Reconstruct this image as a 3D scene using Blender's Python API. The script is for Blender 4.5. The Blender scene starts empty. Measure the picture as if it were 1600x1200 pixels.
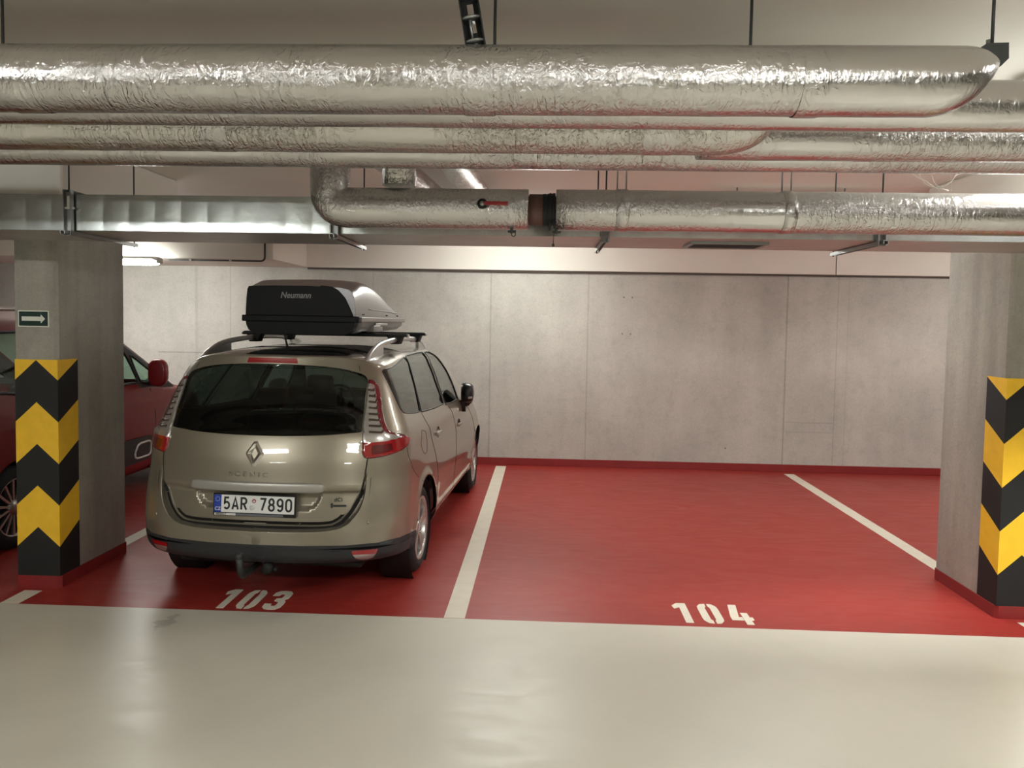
import bpy, bmesh, math, random
import numpy as np
from mathutils import Vector, Matrix
from mathutils.geometry import delaunay_2d_cdt

random.seed(4)
SC = bpy.context.scene
COL = SC.collection
PI = math.pi

# ------------------------------------------------------------------ helpers
def lin(c):
    c = c / 255.0
    return c / 12.92 if c <= 0.04045 else ((c + 0.055) / 1.055) ** 2.4

def rgb(r, g, b):
    return (lin(r), lin(g), lin(b), 1.0)

def N(nt, kind, **kw):
    n = nt.nodes.new(kind)
    for k, v in kw.items():
        setattr(n, k, v)
    return n

def mat(name, col, rough=0.5, metal=0.0, coat=0.0, spec=0.5, bump=None, vary=None, emit=None, coat_rough=0.05):
    """bump=(scale,strength,detail,stretch) vary=(scale,amount)"""
    m = bpy.data.materials.new(name)
    m.use_nodes = True
    nt = m.node_tree
    b = nt.nodes['Principled BSDF']
    b.inputs['Base Color'].default_value = col
    b.inputs['Roughness'].default_value = rough
    b.inputs['Metallic'].default_value = metal
    b.inputs['Coat Weight'].default_value = coat
    b.inputs['Coat Roughness'].default_value = coat_rough
    b.inputs['Specular IOR Level'].default_value = spec
    if emit:
        b.inputs['Emission Color'].default_value = emit[0]
        b.inputs['Emission Strength'].default_value = emit[1]
    tc = N(nt, 'ShaderNodeTexCoord')
    if vary:
        n = N(nt, 'ShaderNodeTexNoise')
        n.inputs['Scale'].default_value = vary[0]
        n.inputs['Detail'].default_value = 6
        nt.links.new(tc.outputs['Object'], n.inputs['Vector'])
        mr = N(nt, 'ShaderNodeMapRange')
        mr.inputs['From Min'].default_value = 0.3
        mr.inputs['From Max'].default_value = 0.7
        mr.inputs['To Min'].default_value = 1 - vary[1]
        mr.inputs['To Max'].default_value = 1 + vary[1]
        nt.links.new(n.outputs['Fac'], mr.inputs['Value'])
        mx = N(nt, 'ShaderNodeVectorMath', operation='SCALE')
        mx.inputs[0].default_value = col[:3]
        nt.links.new(mr.outputs['Result'], mx.inputs['Scale'])
        nt.links.new(mx.outputs['Vector'], b.inputs['Base Color'])
    if bump:
        n = N(nt, 'ShaderNodeTexNoise')
        n.inputs['Scale'].default_value = bump[0]
        n.inputs['Detail'].default_value = bump[2] if len(bump) > 2 else 4
        if len(bump) > 3:
            mp = N(nt, 'ShaderNodeMapping')
            mp.inputs['Scale'].default_value = bump[3]
            nt.links.new(tc.outputs['Object'], mp.inputs['Vector'])
            nt.links.new(mp.outputs['Vector'], n.inputs['Vector'])
        else:
            nt.links.new(tc.outputs['Object'], n.inputs['Vector'])
        bp = N(nt, 'ShaderNodeBump')
        bp.inputs['Strength'].default_value = bump[1]
        bp.inputs['Distance'].default_value = 0.02
        nt.links.new(n.outputs['Fac'], bp.inputs['Height'])
        nt.links.new(bp.outputs['Normal'], b.inputs['Normal'])
    return m

def tag(o, label=None, cat=None, group=None, kind=None):
    if label: o['label'] = label
    if cat: o['category'] = cat
    if group: o['group'] = group
    if kind: o['kind'] = kind
    return o

def empty(name, label, cat, loc=(0, 0, 0), rotz=0.0, group=None):
    o = bpy.data.objects.new(name, None)
    COL.objects.link(o)
    o.empty_display_size = 0.1
    o.location = loc
    o.rotation_euler = (0, 0, rotz)
    return tag(o, label, cat, group)

def link(name, me, parent=None):
    o = bpy.data.objects.new(name, me)
    COL.objects.link(o)
    if parent is not None:
        o.parent = parent
    return o

def copy_tree(o, parent=None):
    c = o.copy()
    COL.objects.link(c)
    if parent is not None:
        c.parent = parent
    for ch in list(o.children):
        copy_tree(ch, c)
    return c

class MB:
    """collects shapes into ONE mesh"""
    def __init__(s):
        s.v = []; s.f = []; s.m = []; s.sm = []
    def add(s, vs, fs, mi=0, smooth=False):
        k = len(s.v)
        s.v += [tuple(map(float, p)) for p in vs]
        s.f += [tuple(int(i) + k for i in f) for f in fs]
        s.m += [mi] * len(fs); s.sm += [smooth] * len(fs)
        return s
    def box(s, x0, x1, y0, y1, z0, z1, mi=0, bev=0.0):
        if bev <= 0:
            vs = [(x, y, z) for z in (z0, z1) for y in (y0, y1) for x in (x0, x1)]
            fs = [(0, 2, 3, 1), (4, 5, 7, 6), (0, 1, 5, 4), (2, 6, 7, 3), (0, 4, 6, 2), (1, 3, 7, 5)]
            return s.add(vs, fs, mi)
        bm = bmesh.new()
        bmesh.ops.create_cube(bm, size=1.0)
        for v in bm.verts:
            v.co = Vector(((x0 + x1) / 2 + v.co.x * (x1 - x0), (y0 + y1) / 2 + v.co.y * (y1 - y0), (z0 + z1) / 2 + v.co.z * (z1 - z0)))
        bmesh.ops.bevel(bm, geom=bm.edges[:], offset=bev, segments=3, profile=0.5, affect='EDGES')
        bm.verts.index_update()
        s.add([v.co[:] for v in bm.verts], [[v.index for v in f.verts] for f in bm.faces], mi, True)
        bm.free()
        return s
    def tube(s, path, r, n=16, mi=0, cap=True, smooth=True, flat=None):
        """round bar along a path; r is one radius or a list; flat=(a,b) scales the section"""
        P = [Vector(p) for p in path]
        rr = r if isinstance(r, (list, tuple)) else [r] * len(P)
        up = Vector((0, 0, 1)); vs = []; fs = []
        T = []
        for i in range(len(P)):
            t = (P[min(i + 1, len(P) - 1)] - P[max(i - 1, 0)])
            T.append(t.normalized())
        a = T[0].cross(up)
        if a.length < 1e-3: a = T[0].cross(Vector((1, 0, 0)))
        a.normalize()
        for i, p in enumerate(P):
            a = (a - T[i] * a.dot(T[i])).normalized()
            b = T[i].cross(a)
            fa, fb = flat if flat else (1, 1)
            for k in range(n):
                t = 2 * PI * k / n
                vs.append(p + a * (math.cos(t) * rr[i] * fa) + b * (math.sin(t) * rr[i] * fb))
        for i in range(len(P) - 1):
            for k in range(n):
                k2 = (k + 1) % n
                fs.append((i * n + k, i * n + k2, (i + 1) * n + k2, (i + 1) * n + k))
        s.add(vs, fs, mi, smooth)
        if cap:
            s.add(vs[:n], [tuple(range(n))], mi, False)
            s.add(vs[-n:], [tuple(reversed(range(n)))], mi, False)
        return s
    def lathe(s, prof, origin=(0, 0, 0), axis='x', n=48, mi=0, smooth=True):
        """prof = [(along, radius)...]"""
        vs = []; fs = []
        o = Vector(origin)
        for (h, r) in prof:
            for k in range(n):
                t = 2 * PI * k / n; c, q = math.cos(t) * r, math.sin(t) * r
                vs.append(o + (Vector((h, c, q)) if axis == 'x' else Vector((c, h, q)) if axis == 'y' else Vector((c, q, h))))
        for i in range(len(prof) - 1):
            for k in range(n):
                k2 = (k + 1) % n
                fs.append((i * n + k, i * n + k2, (i + 1) * n + k2, (i + 1) * n + k))
        return s.add(vs, fs, mi, smooth)
    def prism(s, poly, fn, d0, d1, mi=0, side=None):
        """2-D outline poly extruded between d0 and d1; fn(a,b,d)->xyz"""
        n = len(poly)
        a = [fn(p[0], p[1], d0) for p in poly]; b = [fn(p[0], p[1], d1) for p in poly]
        s.add(a + b, [tuple(range(n)), tuple(range(2 * n - 1, n - 1, -1))], mi)
        s.add(a + b, [(i, i + n, (i + 1) % n + n, (i + 1) % n) for i in range(n)], mi if side is None else side)
        return s
    def build(s, name, mats, parent=None, recalc=True, bevel=0.0):
        me = bpy.data.meshes.new(name)
        me.from_pydata(s.v, [], s.f)
        if not isinstance(mats, (list, tuple)): mats = [mats]
        for m in mats: me.materials.append(m)
        me.polygons.foreach_set('material_index', s.m)
        me.polygons.foreach_set('use_smooth', s.sm)
        if recalc:
            bm = bmesh.new(); bm.from_mesh(me)
            bmesh.ops.remove_doubles(bm, verts=bm.verts[:], dist=1e-5)
            bmesh.ops.recalc_face_normals(bm, faces=bm.faces[:])
            bm.to_mesh(me); bm.free()
        me.update()
        o = link(name, me, parent)
        if bevel > 0:
            md = o.modifiers.new('edge', 'BEVEL'); md.width = bevel; md.segments = 2; md.limit_method = 'ANGLE'
        return o

def smooth_path(pts, n=8):
    """Catmull-Rom through points"""
    P = [np.array(p, float) for p in pts]
    Q = [2 * P[0] - P[1]] + P + [2 * P[-1] - P[-2]]
    out = []
    for i in range(1, len(Q) - 2):
        p0, p1, p2, p3 = Q[i - 1], Q[i], Q[i + 1], Q[i + 2]
        for k in range(n):
            t = k / n
            out.append(0.5 * ((2 * p1) + (-p0 + p2) * t + (2 * p0 - 5 * p1 + 4 * p2 - p3) * t * t + (-p0 + 3 * p1 - 3 * p2 + p3) * t ** 3))
    out.append(P[-1])
    return out

def fillet(pts, rad, n=8):
    """path with rounded corners"""
    P = [Vector(p) for p in pts]; out = [P[0]]
    for i in range(1, len(P) - 1):
        a = (P[i - 1] - P[i]); b = (P[i + 1] - P[i])
        ang = a.angle(b); d = min(rad / math.tan(ang / 2), a.length * .49, b.length * .49)
        a.normalize(); b.normalize()
        p0, p2 = P[i] + a * d, P[i] + b * d
        for k in range(n + 1):
            t = k / n
            out.append((1 - t) ** 2 * p0 + 2 * t * (1 - t) * P[i] + t * t * p2)
    out.append(P[-1])
    return out

def text_mesh(name, body, mt, parent, M, size, ex=0.001, xscale=1.0, weight=0.0, shear=0.0, align='LEFT', spacing=1.0):
    cu = bpy.data.curves.new(name, 'FONT')
    cu.body = body; cu.size = size; cu.extrude = ex; cu.offset = weight; cu.shear = shear
    cu.align_x = align; cu.space_character = spacing
    cu.resolution_u = 6
    t = bpy.data.objects.new(name, cu); COL.objects.link(t)
    dg = bpy.context.evaluated_depsgraph_get()
    me = bpy.data.meshes.new_from_object(t.evaluated_get(dg))
    bpy.data.objects.remove(t); bpy.data.curves.remove(cu)
    me.transform(M @ Matrix.Diagonal((xscale, 1, 1, 1)))
    me.materials.clear(); me.materials.append(mt)
    me.name = name
    return link(name, me, parent)
LAMPS = [
 (-4.84, 8.26, 2.425, 'glowing tube lamp beside the pillar with the arrow sign', dict(s=85)),
 (-.35, 8.45, 2.80, 'tube lamp above the bays hidden behind the duct', dict(s=64)),
 (2.0, 6.5, 2.80, 'added unseen tube lamp over the empty bay, behind the front pipe', dict(s=64, skirt=True)),  # unseen lamp added to even out the light on the back wall
 (3.35, 2.235, 2.92, 'tube lamp over the aisle right of the picture', dict(s=95, skirt=True)),
 (2.80, 3.86, 2.69, 'tube lamp above the bright stretch of the front pipe', dict(s=120)),
 (5.3, 7.4, 2.6, 'added unseen tube lamp over the bays beyond the right pillar', dict(s=90)),  # out of view, added to brighten the right of the wall and floor
 (-3.65, -.2, 2.87, 'tube lamp over the aisle behind and left of the camera', dict(s=135)),
 (1.0, -.2, 2.87, 'tube lamp over the aisle just behind the camera', dict(s=95)),
 (-5.0, -5.2, 2.87, 'added unseen tube lamp far behind and left of the camera', dict(s=60)),  # added so that duct and pipes reflect a lit room
 (2.6, -5.2, 2.87, 'added unseen tube lamp far behind the camera', dict(s=90)),  # second lamp added behind the view to brighten the metal reflections
]
# ------------------------------------------------------------------ materials
def concrete_mat(name, col, joints=(), patch=None, holes=(), streak=0.05, rough=0.75):
    m = mat(name, col, rough)
    nt = m.node_tree; b = nt.nodes['Principled BSDF']; L = nt.links.new
    geo = N(nt, 'ShaderNodeNewGeometry')
    sep = N(nt, 'ShaderNodeSeparateXYZ'); L(geo.outputs['Position'], sep.inputs[0])
    def noise(scale, detail, vec=None, sc=None, rgh=.55):
        n = N(nt, 'ShaderNodeTexNoise'); n.inputs['Scale'].default_value = scale; n.inputs['Detail'].default_value = detail
        n.inputs['Roughness'].default_value = rgh
        if sc:
            mp = N(nt, 'ShaderNodeMapping'); mp.inputs['Scale'].default_value = sc
            L(geo.outputs['Position'], mp.inputs['Vector']); L(mp.outputs[0], n.inputs['Vector'])
        else: L(geo.outputs['Position'], n.inputs['Vector'])
        return n.outputs['Fac']
    def rng(v, a, c, lo, hi):
        r = N(nt, 'ShaderNodeMapRange'); L(v, r.inputs['Value'])
        for k, x in zip(('From Min', 'From Max', 'To Min', 'To Max'), (a, c, lo, hi)): r.inputs[k].default_value = x
        return r.outputs['Result']
    def mul(a, c):
        q = N(nt, 'ShaderNodeMath', operation='MULTIPLY'); L(a, q.inputs[0]); L(c, q.inputs[1]); return q.outputs[0]
    f = rng(noise(1.3, 8), .3, .7, .87, 1.10)
    f = mul(f, rng(noise(2.2, 6, sc=(2.2, 2.2, .25)), .35, .7, 1 - streak, 1 + streak))
    f = mul(f, rng(noise(70, 4, rgh=.7), .3, .7, .90, 1.08))
    f = mul(f, rng(noise(9, 7, rgh=.75), .25, .5, .86, 1.02))
    def band(src, c, w, lo, soft):
        a = N(nt, 'ShaderNodeMath', operation='SUBTRACT'); L(src, a.inputs[0]); a.inputs[1].default_value = c
        q = N(nt, 'ShaderNodeMath', operation='ABSOLUTE'); L(a.outputs[0], q.inputs[0])
        return rng(q.outputs[0], w, w + soft, lo, 1.0)
    for (x, w, lo) in joints:
        f = mul(f, band(sep.outputs['X'], x, w, lo, w * 1.2))
    for (xa, xb, z, lo) in (patch or ()):
        c = N(nt, 'ShaderNodeMath', operation='COMPARE'); L(sep.outputs['X'], c.inputs[0]); c.inputs[1].default_value = (xa + xb) / 2; c.inputs[2].default_value = (xb - xa) / 2
        q = N(nt, 'ShaderNodeMath', operation='SUBTRACT'); q.inputs[0].default_value = 1.0; L(c.outputs[0], q.inputs[1])
        w = N(nt, 'ShaderNodeMath', operation='MAXIMUM'); L(q.outputs[0], w.inputs[0]); L(band(sep.outputs['Z'], z, .005, lo, .006), w.inputs[1])
        f = mul(f, w.outputs[0])
    for (x, z) in holes:
        dx = N(nt, 'ShaderNodeVectorMath', operation='DISTANCE'); L(geo.outputs['Position'], dx.inputs[0]); dx.inputs[1].default_value = (x, 9.75, z)
        f = mul(f, rng(dx.outputs['Value'], .008, .014, .45, 1.0))
    sc = N(nt, 'ShaderNodeVectorMath', operation='SCALE'); sc.inputs[0].default_value = col[:3]; L(f, sc.inputs['Scale'])
    L(sc.outputs[0], b.inputs['Base Color'])
    bp = N(nt, 'ShaderNodeBump'); bp.inputs['Strength'].default_value = .35; bp.inputs['Distance'].default_value = .012
    L(f, bp.inputs['Height']); L(bp.outputs[0], b.inputs['Normal'])
    return m

def floor_mat(name, col, rough, vary, coat=0.0, scuff=0.05):
    m = mat(name, col, rough, coat=coat)
    nt = m.node_tree; b = nt.nodes['Principled BSDF']; L = nt.links.new
    geo = N(nt, 'ShaderNodeNewGeometry')
    n = N(nt, 'ShaderNodeTexNoise'); n.inputs['Scale'].default_value = .9; n.inputs['Detail'].default_value = 8; n.inputs['Distortion'].default_value = .6
    L(geo.outputs['Position'], n.inputs['Vector'])
    r = N(nt, 'ShaderNodeMapRange'); L(n.outputs['Fac'], r.inputs['Value'])
    for k, x in zip(('From Min', 'From Max', 'To Min', 'To Max'), (.3, .7, 1 - vary, 1 + vary)): r.inputs[k].default_value = x
    n2 = N(nt, 'ShaderNodeTexNoise'); n2.inputs['Scale'].default_value = 5; n2.inputs['Detail'].default_value = 7; n2.inputs['Distortion'].default_value = 1.5
    mp = N(nt, 'ShaderNodeMapping'); mp.inputs['Scale'].default_value = (.5, 1.6, 1); mp.inputs['Rotation'].default_value = (0, 0, .35)
    L(geo.outputs['Position'], mp.inputs['Vector']); L(mp.outputs[0], n2.inputs['Vector'])
    r2 = N(nt, 'ShaderNodeMapRange'); L(n2.outputs['Fac'], r2.inputs['Value'])
    for k, x in zip(('From Min', 'From Max', 'To Min', 'To Max'), (.35, .7, rough - scuff, rough + scuff)): r2.inputs[k].default_value = x
    L(r2.outputs[0], b.inputs['Roughness'])
    sc = N(nt, 'ShaderNodeVectorMath', operation='SCALE'); sc.inputs[0].default_value = col[:3]; L(r.outputs[0], sc.inputs['Scale'])
    # an old smear of paint and some scuffs
    mp3 = N(nt, 'ShaderNodeMapping'); mp3.inputs['Location'].default_value = (2.23, -4.42, 0); L(geo.outputs['Position'], mp3.inputs['Vector'])
    mp4 = N(nt, 'ShaderNodeMapping'); mp4.inputs['Scale'].default_value = (1, .55, 1); mp4.inputs['Rotation'].default_value = (0, 0, .5); L(mp3.outputs[0], mp4.inputs['Vector'])
    ln = N(nt, 'ShaderNodeVectorMath', operation='LENGTH'); L(mp4.outputs[0], ln.inputs[0])
    n5 = N(nt, 'ShaderNodeTexNoise'); n5.inputs['Scale'].default_value = 11; n5.inputs['Detail'].default_value = 6; L(geo.outputs['Position'], n5.inputs['Vector'])
    ma = N(nt, 'ShaderNodeMath', operation='MULTIPLY_ADD'); L(n5.outputs['Fac'], ma.inputs[0]); ma.inputs[1].default_value = .42; L(ln.outputs['Value'], ma.inputs[2])
    r5 = N(nt, 'ShaderNodeMapRange'); L(ma.outputs[0], r5.inputs['Value'])
    for k, x in zip(('From Min', 'From Max', 'To Min', 'To Max'), (.235, .262, .72, 1.0)): r5.inputs[k].default_value = x
    sc2 = N(nt, 'ShaderNodeVectorMath', operation='SCALE'); L(sc.outputs[0], sc2.inputs[0]); L(r5.outputs[0], sc2.inputs['Scale'])
    L(sc2.outputs[0], b.inputs['Base Color'])
    bp = N(nt, 'ShaderNodeBump'); bp.inputs['Strength'].default_value = .05; bp.inputs['Distance'].default_value = .02
    L(n2.outputs['Fac'], bp.inputs['Height']); L(bp.outputs[0], b.inputs['Normal'])
    return m

def foil_mat(name, col=(.70, .69, .665, 1), rough=.24, wr=1.0):
    m = mat(name, col, rough, metal=1.0)
    nt = m.node_tree; b = nt.nodes['Principled BSDF']; L = nt.links.new
    geo = N(nt, 'ShaderNodeNewGeometry')
    def tex(scale, sc, detail=5, dist=0.0):
        n = N(nt, 'ShaderNodeTexNoise'); n.inputs['Scale'].default_value = scale; n.inputs['Detail'].default_value = detail; n.inputs['Distortion'].default_value = dist
        mp = N(nt, 'ShaderNodeMapping'); mp.inputs['Scale'].default_value = sc
        L(geo.outputs['Position'], mp.inputs['Vector']); L(mp.outputs[0], n.inputs['Vector'])
        return n.outputs['Fac']
    long_ = tex(9, (.10, 1, 1), 3)              # soft dents along the run
    fine = tex(44, (1.0, .6, .6), 7, 2.0)     # crumpled foil
    ring = tex(60, (1.0, .12, .12), 4, .8)      # creases running round the pipe
    area = tex(1.3, (1, .5, .5), 3)             # only some stretches are crumpled
    def rng(v, a, c, lo, hi):
        r = N(nt, 'ShaderNodeMapRange'); L(v, r.inputs['Value'])
        for k, x in zip(('From Min', 'From Max', 'To Min', 'To Max'), (a, c, lo, hi)): r.inputs[k].default_value = x
        return r.outputs[0]
    mu = N(nt, 'ShaderNodeMath', operation='MULTIPLY'); L(fine, mu.inputs[0]); L(rng(area, .38, .60, .22, 1.0), mu.inputs[1])
    mr = N(nt, 'ShaderNodeMath', operation='MULTIPLY'); L(ring, mr.inputs[0]); L(rng(area, .38, .58, .1, .8), mr.inputs[1])
    ad = N(nt, 'ShaderNodeMath', operation='ADD'); L(mu.outputs[0], ad.inputs[0]); L(mr.outputs[0], ad.inputs[1])
    b1 = N(nt, 'ShaderNodeBump'); b1.inputs['Strength'].default_value = .5 * wr; b1.inputs['Distance'].default_value = .02; L(long_, b1.inputs['Height'])
    b2 = N(nt, 'ShaderNodeBump'); b2.inputs['Strength'].default_value = .7 * wr; b2.inputs['Distance'].default_value = .012; L(ad.outputs[0], b2.inputs['Height']); L(b1.outputs[0], b2.inputs['Normal'])
    L(b2.outputs[0], b.inputs['Normal'])
    return m

WALLX0, WALLX1, YF, YB, ZCEIL = -13.0, 9.0, -7.0, 9.75, 2.97
YSPLIT = 4.63
M_wall = concrete_mat('concrete_back', rgb(185, 182, 174),
    joints=[(-4.494, .012, .88), (-4.05, .004, .80), (-.695, .006, .80), (.535, .005, .82), (3.01, .006, .72), (3.63, .004, .84), (3.76, .003, .90), (-6.9, .006, .8), (-2.2, .004, .85)],
    patch=[(3.03, 3.62, .625, .86), (3.03, 3.62, .505, .90), (-5.0, -4.35, 1.36, .72)],
    holes=[(.98, 2.16), (1.085, 2.16), (.97, 1.70), (1.075, 1.70), (2.3, .28), (-2.0, 1.2)])
M_conc = concrete_mat('concrete_wall', rgb(165, 160, 150))
M_pillar = concrete_mat('concrete_pillar', rgb(158, 153, 144), streak=.16)
M_ceil = mat('ceiling_paint', rgb(226, 221, 212), .85, vary=(.7, .05), bump=(30, .05))
M_beam = mat('beam_paint', rgb(222, 217, 208), .8, vary=(1.2, .03))
M_aisle = floor_mat('floor_beige_coating', rgb(206, 201, 188), .36, .06)
M_red = floor_mat('floor_red_coating', rgb(152, 48, 42), .40, .06)
M_redskirt = mat('red_skirting_paint', rgb(132, 36, 36), .5, vary=(6, .08))
M_white = mat('white_marking_paint', rgb(222, 214, 198), .5, vary=(9, .05))
M_yellow = mat('guard_yellow', rgb(240, 190, 44), .55, vary=(14, .05))
M_black = mat('guard_black', rgb(20, 20, 21), .65)
M_darkgap = mat('painted_gap_shade', rgb(84, 77, 70), .9)  # dark colour standing in for the shade under the soffit

# ------------------------------------------------------------------ shell
fl = MB()
fl.add([(WALLX0, YF, 0), (WALLX1, YF, 0), (WALLX1, YSPLIT, 0), (WALLX0, YSPLIT, 0)], [(0, 1, 2, 3)], 0)
fl.add([(WALLX0, YSPLIT, 0), (WALLX1, YSPLIT, 0), (WALLX1, YB, 0), (WALLX0, YB, 0)], [(0, 1, 2, 3)], 1)
fl.add([(WALLX0, YF, -.2), (WALLX1, YF, -.2), (WALLX1, YB, -.2), (WALLX0, YB, -.2)], [(3, 2, 1, 0)], 0)
tag(fl.build('floor', [M_aisle, M_red], recalc=False), kind='structure')
tag(MB().box(WALLX0, WALLX1, YF, YB + .2, ZCEIL, ZCEIL + .2).build('ceiling', M_ceil), kind='structure')
tag(MB().box(WALLX0, WALLX1, YB, YB + .2, 0, ZCEIL).build('wall_back', M_wall), kind='structure')
tag(MB().box(WALLX0, WALLX1, YF - .2, YF, 0, ZCEIL).build('wall_front', M_conc), kind='structure')
tag(MB().box(WALLX0 - .2, WALLX0, YF, YB, 0, ZCEIL).build('wall_left', M_conc), kind='structure')
tag(MB().box(WALLX1, WALLX1 + .2, YF, YB, 0, ZCEIL).build('wall_right', M_conc), kind='structure')
tag(MB().box(WALLX0, WALLX1, YB - .012, YB, 0, .095).build('baseboard_back', M_redskirt, bevel=.003), kind='structure')
# lower soffit against the back wall, right part, and the deeper box left of it
sof = MB()
sof.box(-3.03, 3.55, 9.66, YB, 2.475, ZCEIL)
sof.box(3.565, 9.0, 9.66, YB, 2.475, ZCEIL)
tag(sof.build('trim_1', M_beam), kind='structure')
tag(MB().box(-3.03, 9.0, 9.69, YB, 2.454, 2.475).build('trim_2', M_darkgap), kind='structure')  # solid dark strip put in for the shade of the gap
tag(MB().box(WALLX0, -3.03, 8.45, YB, 2.475, ZCEIL).build('trim_3', M_beam), kind='structure')
# downstand beams that rest on the two pillars
tag(MB().box(WALLX0, -3.125, 4.86, 6.45, 2.52, ZCEIL).build('beam', M_ceil, bevel=.02), kind='structure')
tag(MB().box(3.085, WALLX1, 4.86, 6.45, 2.52, ZCEIL).build('beam', M_ceil, bevel=.02), kind='structure')
tag(MB().box(2.12, WALLX1, 2.5, 3.68, 2.90, ZCEIL).build('beam', M_beam), kind='structure')

def pillar(x0, x1, y0, y1):
    c = .022; cl_, cr_ = (.005, c) if x0 < 0 else (c, .005)
    poly = [(x0 + cl_, y0), (x1 - cr_, y0), (x1, y0 + cr_), (x1, y1 - cr_), (x1 - cr_, y1), (x0 + cl_, y1), (x0, y1 - cl_), (x0, y0 + cl_)]
    m = MB().prism(poly, lambda a, b, d: (a, b, d), 0, 2.56)
    o = tag(m.build('pillar', M_pillar), kind='structure')
    e = .006
    poly2 = [(x + (e if x > (x0 + x1) / 2 else -e), y + (e if y > (y0 + y1) / 2 else -e)) for x, y in poly]
    MB().prism(poly2, lambda a, b, d: (a, b, d), 0, .082).build('baseboard', M_redskirt, o)
    return o

PL = (-3.49, -3.205, 4.925, 5.745)
PR = (2.893, 3.178, 4.930, 5.700)
pillar(*PL); pillar(*PR)

def guard(x0, x1, y0, depth, top, bottom, label):
    """black and yellow chevron sheet wrapped round the front of a pillar"""
    t = .004; c = .03
    # perimeter stations: (x, y, w) w=0 apex .. 1 valley
    W = x1 - x0
    st = []
    for k in range(6): st.append((x0 - .001, y0 + depth - (depth + t) * k / 6, k / 6))
    st.append((x0 - .001, y0 - t, 1.0))
    for k in range(1, 5): st.append((x0 + (W / 2) * k / 4, y0 - t, 1 - k / 4))
    for k in range(1, 5): st.append((x0 + W / 2 + (W / 2 + t) * k / 4, y0 - t, k / 4))
    for k in range(1, 7): st.append((x1 + t, y0 - t + (depth + t) * k / 6, 1 - k / 6))
    amp, per = .132, .278
    def zl(k, w):
        if k < 0: return top
        if k > 4: return bottom
        return min(top, top - .004 - per * k - amp * w)
    mb = MB()
    for i in range(len(st) - 1):
        a, b = st[i], st[i + 1]
        for k in range(6):
            za0, za1 = zl(k - 1, a[2]), zl(k, a[2]); zb0, zb1 = zl(k - 1, b[2]), zl(k, b[2])
            mb.add([(a[0], a[1], za1), (b[0], b[1], zb1), (b[0], b[1], zb0), (a[0], a[1], za0)], [(0, 1, 2, 3)], 0 if k % 2 == 0 else 1)
    # closing edges so that the sheet has thickness
    inn = [(min(max(p[0], x0 - .0005), x1 + .0005), max(p[1], y0 - .0005)) for p in st]
    for z, flip in ((top, 0), (bottom, 1)):
        for i in range(len(st) - 1):
            q = [(st[i][0], st[i][1], z), (st[i + 1][0], st[i + 1][1], z), (*inn[i + 1], z), (*inn[i], z)]
            mb.add(q, [(0, 1, 2, 3) if flip else (3, 2, 1, 0)], 1)
    for e in (0, -1):
        mb.add([(st[e][0], st[e][1], bottom), (st[e][0], st[e][1], top), (*inn[e], top), (*inn[e], bottom)], [(0, 1, 2, 3)], 1)
    o = mb.build('corner_guard', [M_yellow, M_black], recalc=False)
    return tag(o, label, 'pillar guard', 'chevron guards on the pillars')
guard(PL[0], PL[1], PL[2], .215, 1.527, .082, 'black and yellow chevron guard on the pillar with the arrow sign')
guard(PR[0], PR[1], PR[2], .215, 1.530, .082, 'black and yellow chevron guard on the pillar beside the empty bay')

# ------------------------------------------------------------------ floor markings
def line(x0, x1, y0, y1, label):
    o = MB().box(x0, x1, y0, y1, 0, .0015).build('parking_line', M_white)
    return tag(o, label, 'parking line', 'white bay lines')
line(-3.405, -3.287, YSPLIT + .002, 4.862, 'short white line stub in front of the pillar with the arrow sign')
line(-3.405, -3.287, 5.80, 9.60, 'white bay line between the red car and the beige car')
line(-.590, -.460, YSPLIT + .004, 9.655, 'long white bay line between bay 103 and bay 104')
line(2.992, 3.117, 5.76, 9.60, 'white bay line running from the wall behind the pillar of the empty bay')
line(2.992, 3.117, YSPLIT + .01, 4.868, 'short white line stub in front of the pillar beside the empty bay')

DIG = {
 '1': [[(.0, .86), (.38, 1), (1, 1), (1, 0), (.48, 0), (.48, .78), (.10, .70)]],
 '0': [[(.46, 1), (.20, .98), (.03, .86), (0, .74), (0, .26), (.03, .14), (.20, .02), (.46, 0), (.46, .15), (.38, .20), (.38, .80), (.46, .85)],
       [(.56, 1), (.80, .98), (.97, .86), (1, .74), (1, .26), (.97, .14), (.80, .02), (.56, 0), (.56, .15), (.62, .20), (.62, .80), (.56, .85)]],
 '3': [[(.02, .72), (.04, .88), (.22, .98), (.5, 1), (.8, .98), (.97, .88), (1, .74), (.97, .58), (.84, .51), (.97, .43), (1, .28), (.97, .12), (.8, .02), (.5, 0), (.22, .02), (.04, .12), (0, .30), (.36, .30), (.40, .19), (.60, .19), (.64, .28), (.62, .40), (.36, .44), (.36, .58), (.60, .60), (.64, .72), (.60, .81), (.42, .81), (.38, .72)]],
 '4': [[(.22, 1), (.62, 1), (.40, .36), (.56, .36), (.56, .20), (0, .20), (0, .38)],
       [(.58, .58), (.92, .58), (.92, .36), (1.06, .36), (1.06, .22), (.92, .20), (.92, 0), (.58, 0)]],
}
def bay_number(txt, x0, y0, w, h, gap, label):
    e = empty('bay_number', label, 'bay number', (x0, y0, 0), 0, 'painted bay numbers')
    for i, ch in enumerate(txt):
        mb = MB()
        wi = w * (.72 if ch == '1' else 1.0)
        xo = i * (w + gap) + (w - wi) * (.6 if ch == '1' else 0)
        for poly in DIG[ch]:
            mb.prism([(xo + p[0] * wi, p[1] * h) for p in poly], lambda a, b, d: (a, b, d), 0, .0016)
        mb.build('digit', M_white, e)
bay_number('103', -2.10, 4.668, .125, .335, .045, 'stencilled white number 103 behind the beige car')
bay_number('104', .835, 4.685, .130, .330, .052, 'stencilled white number 104 in the empty bay')

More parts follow.
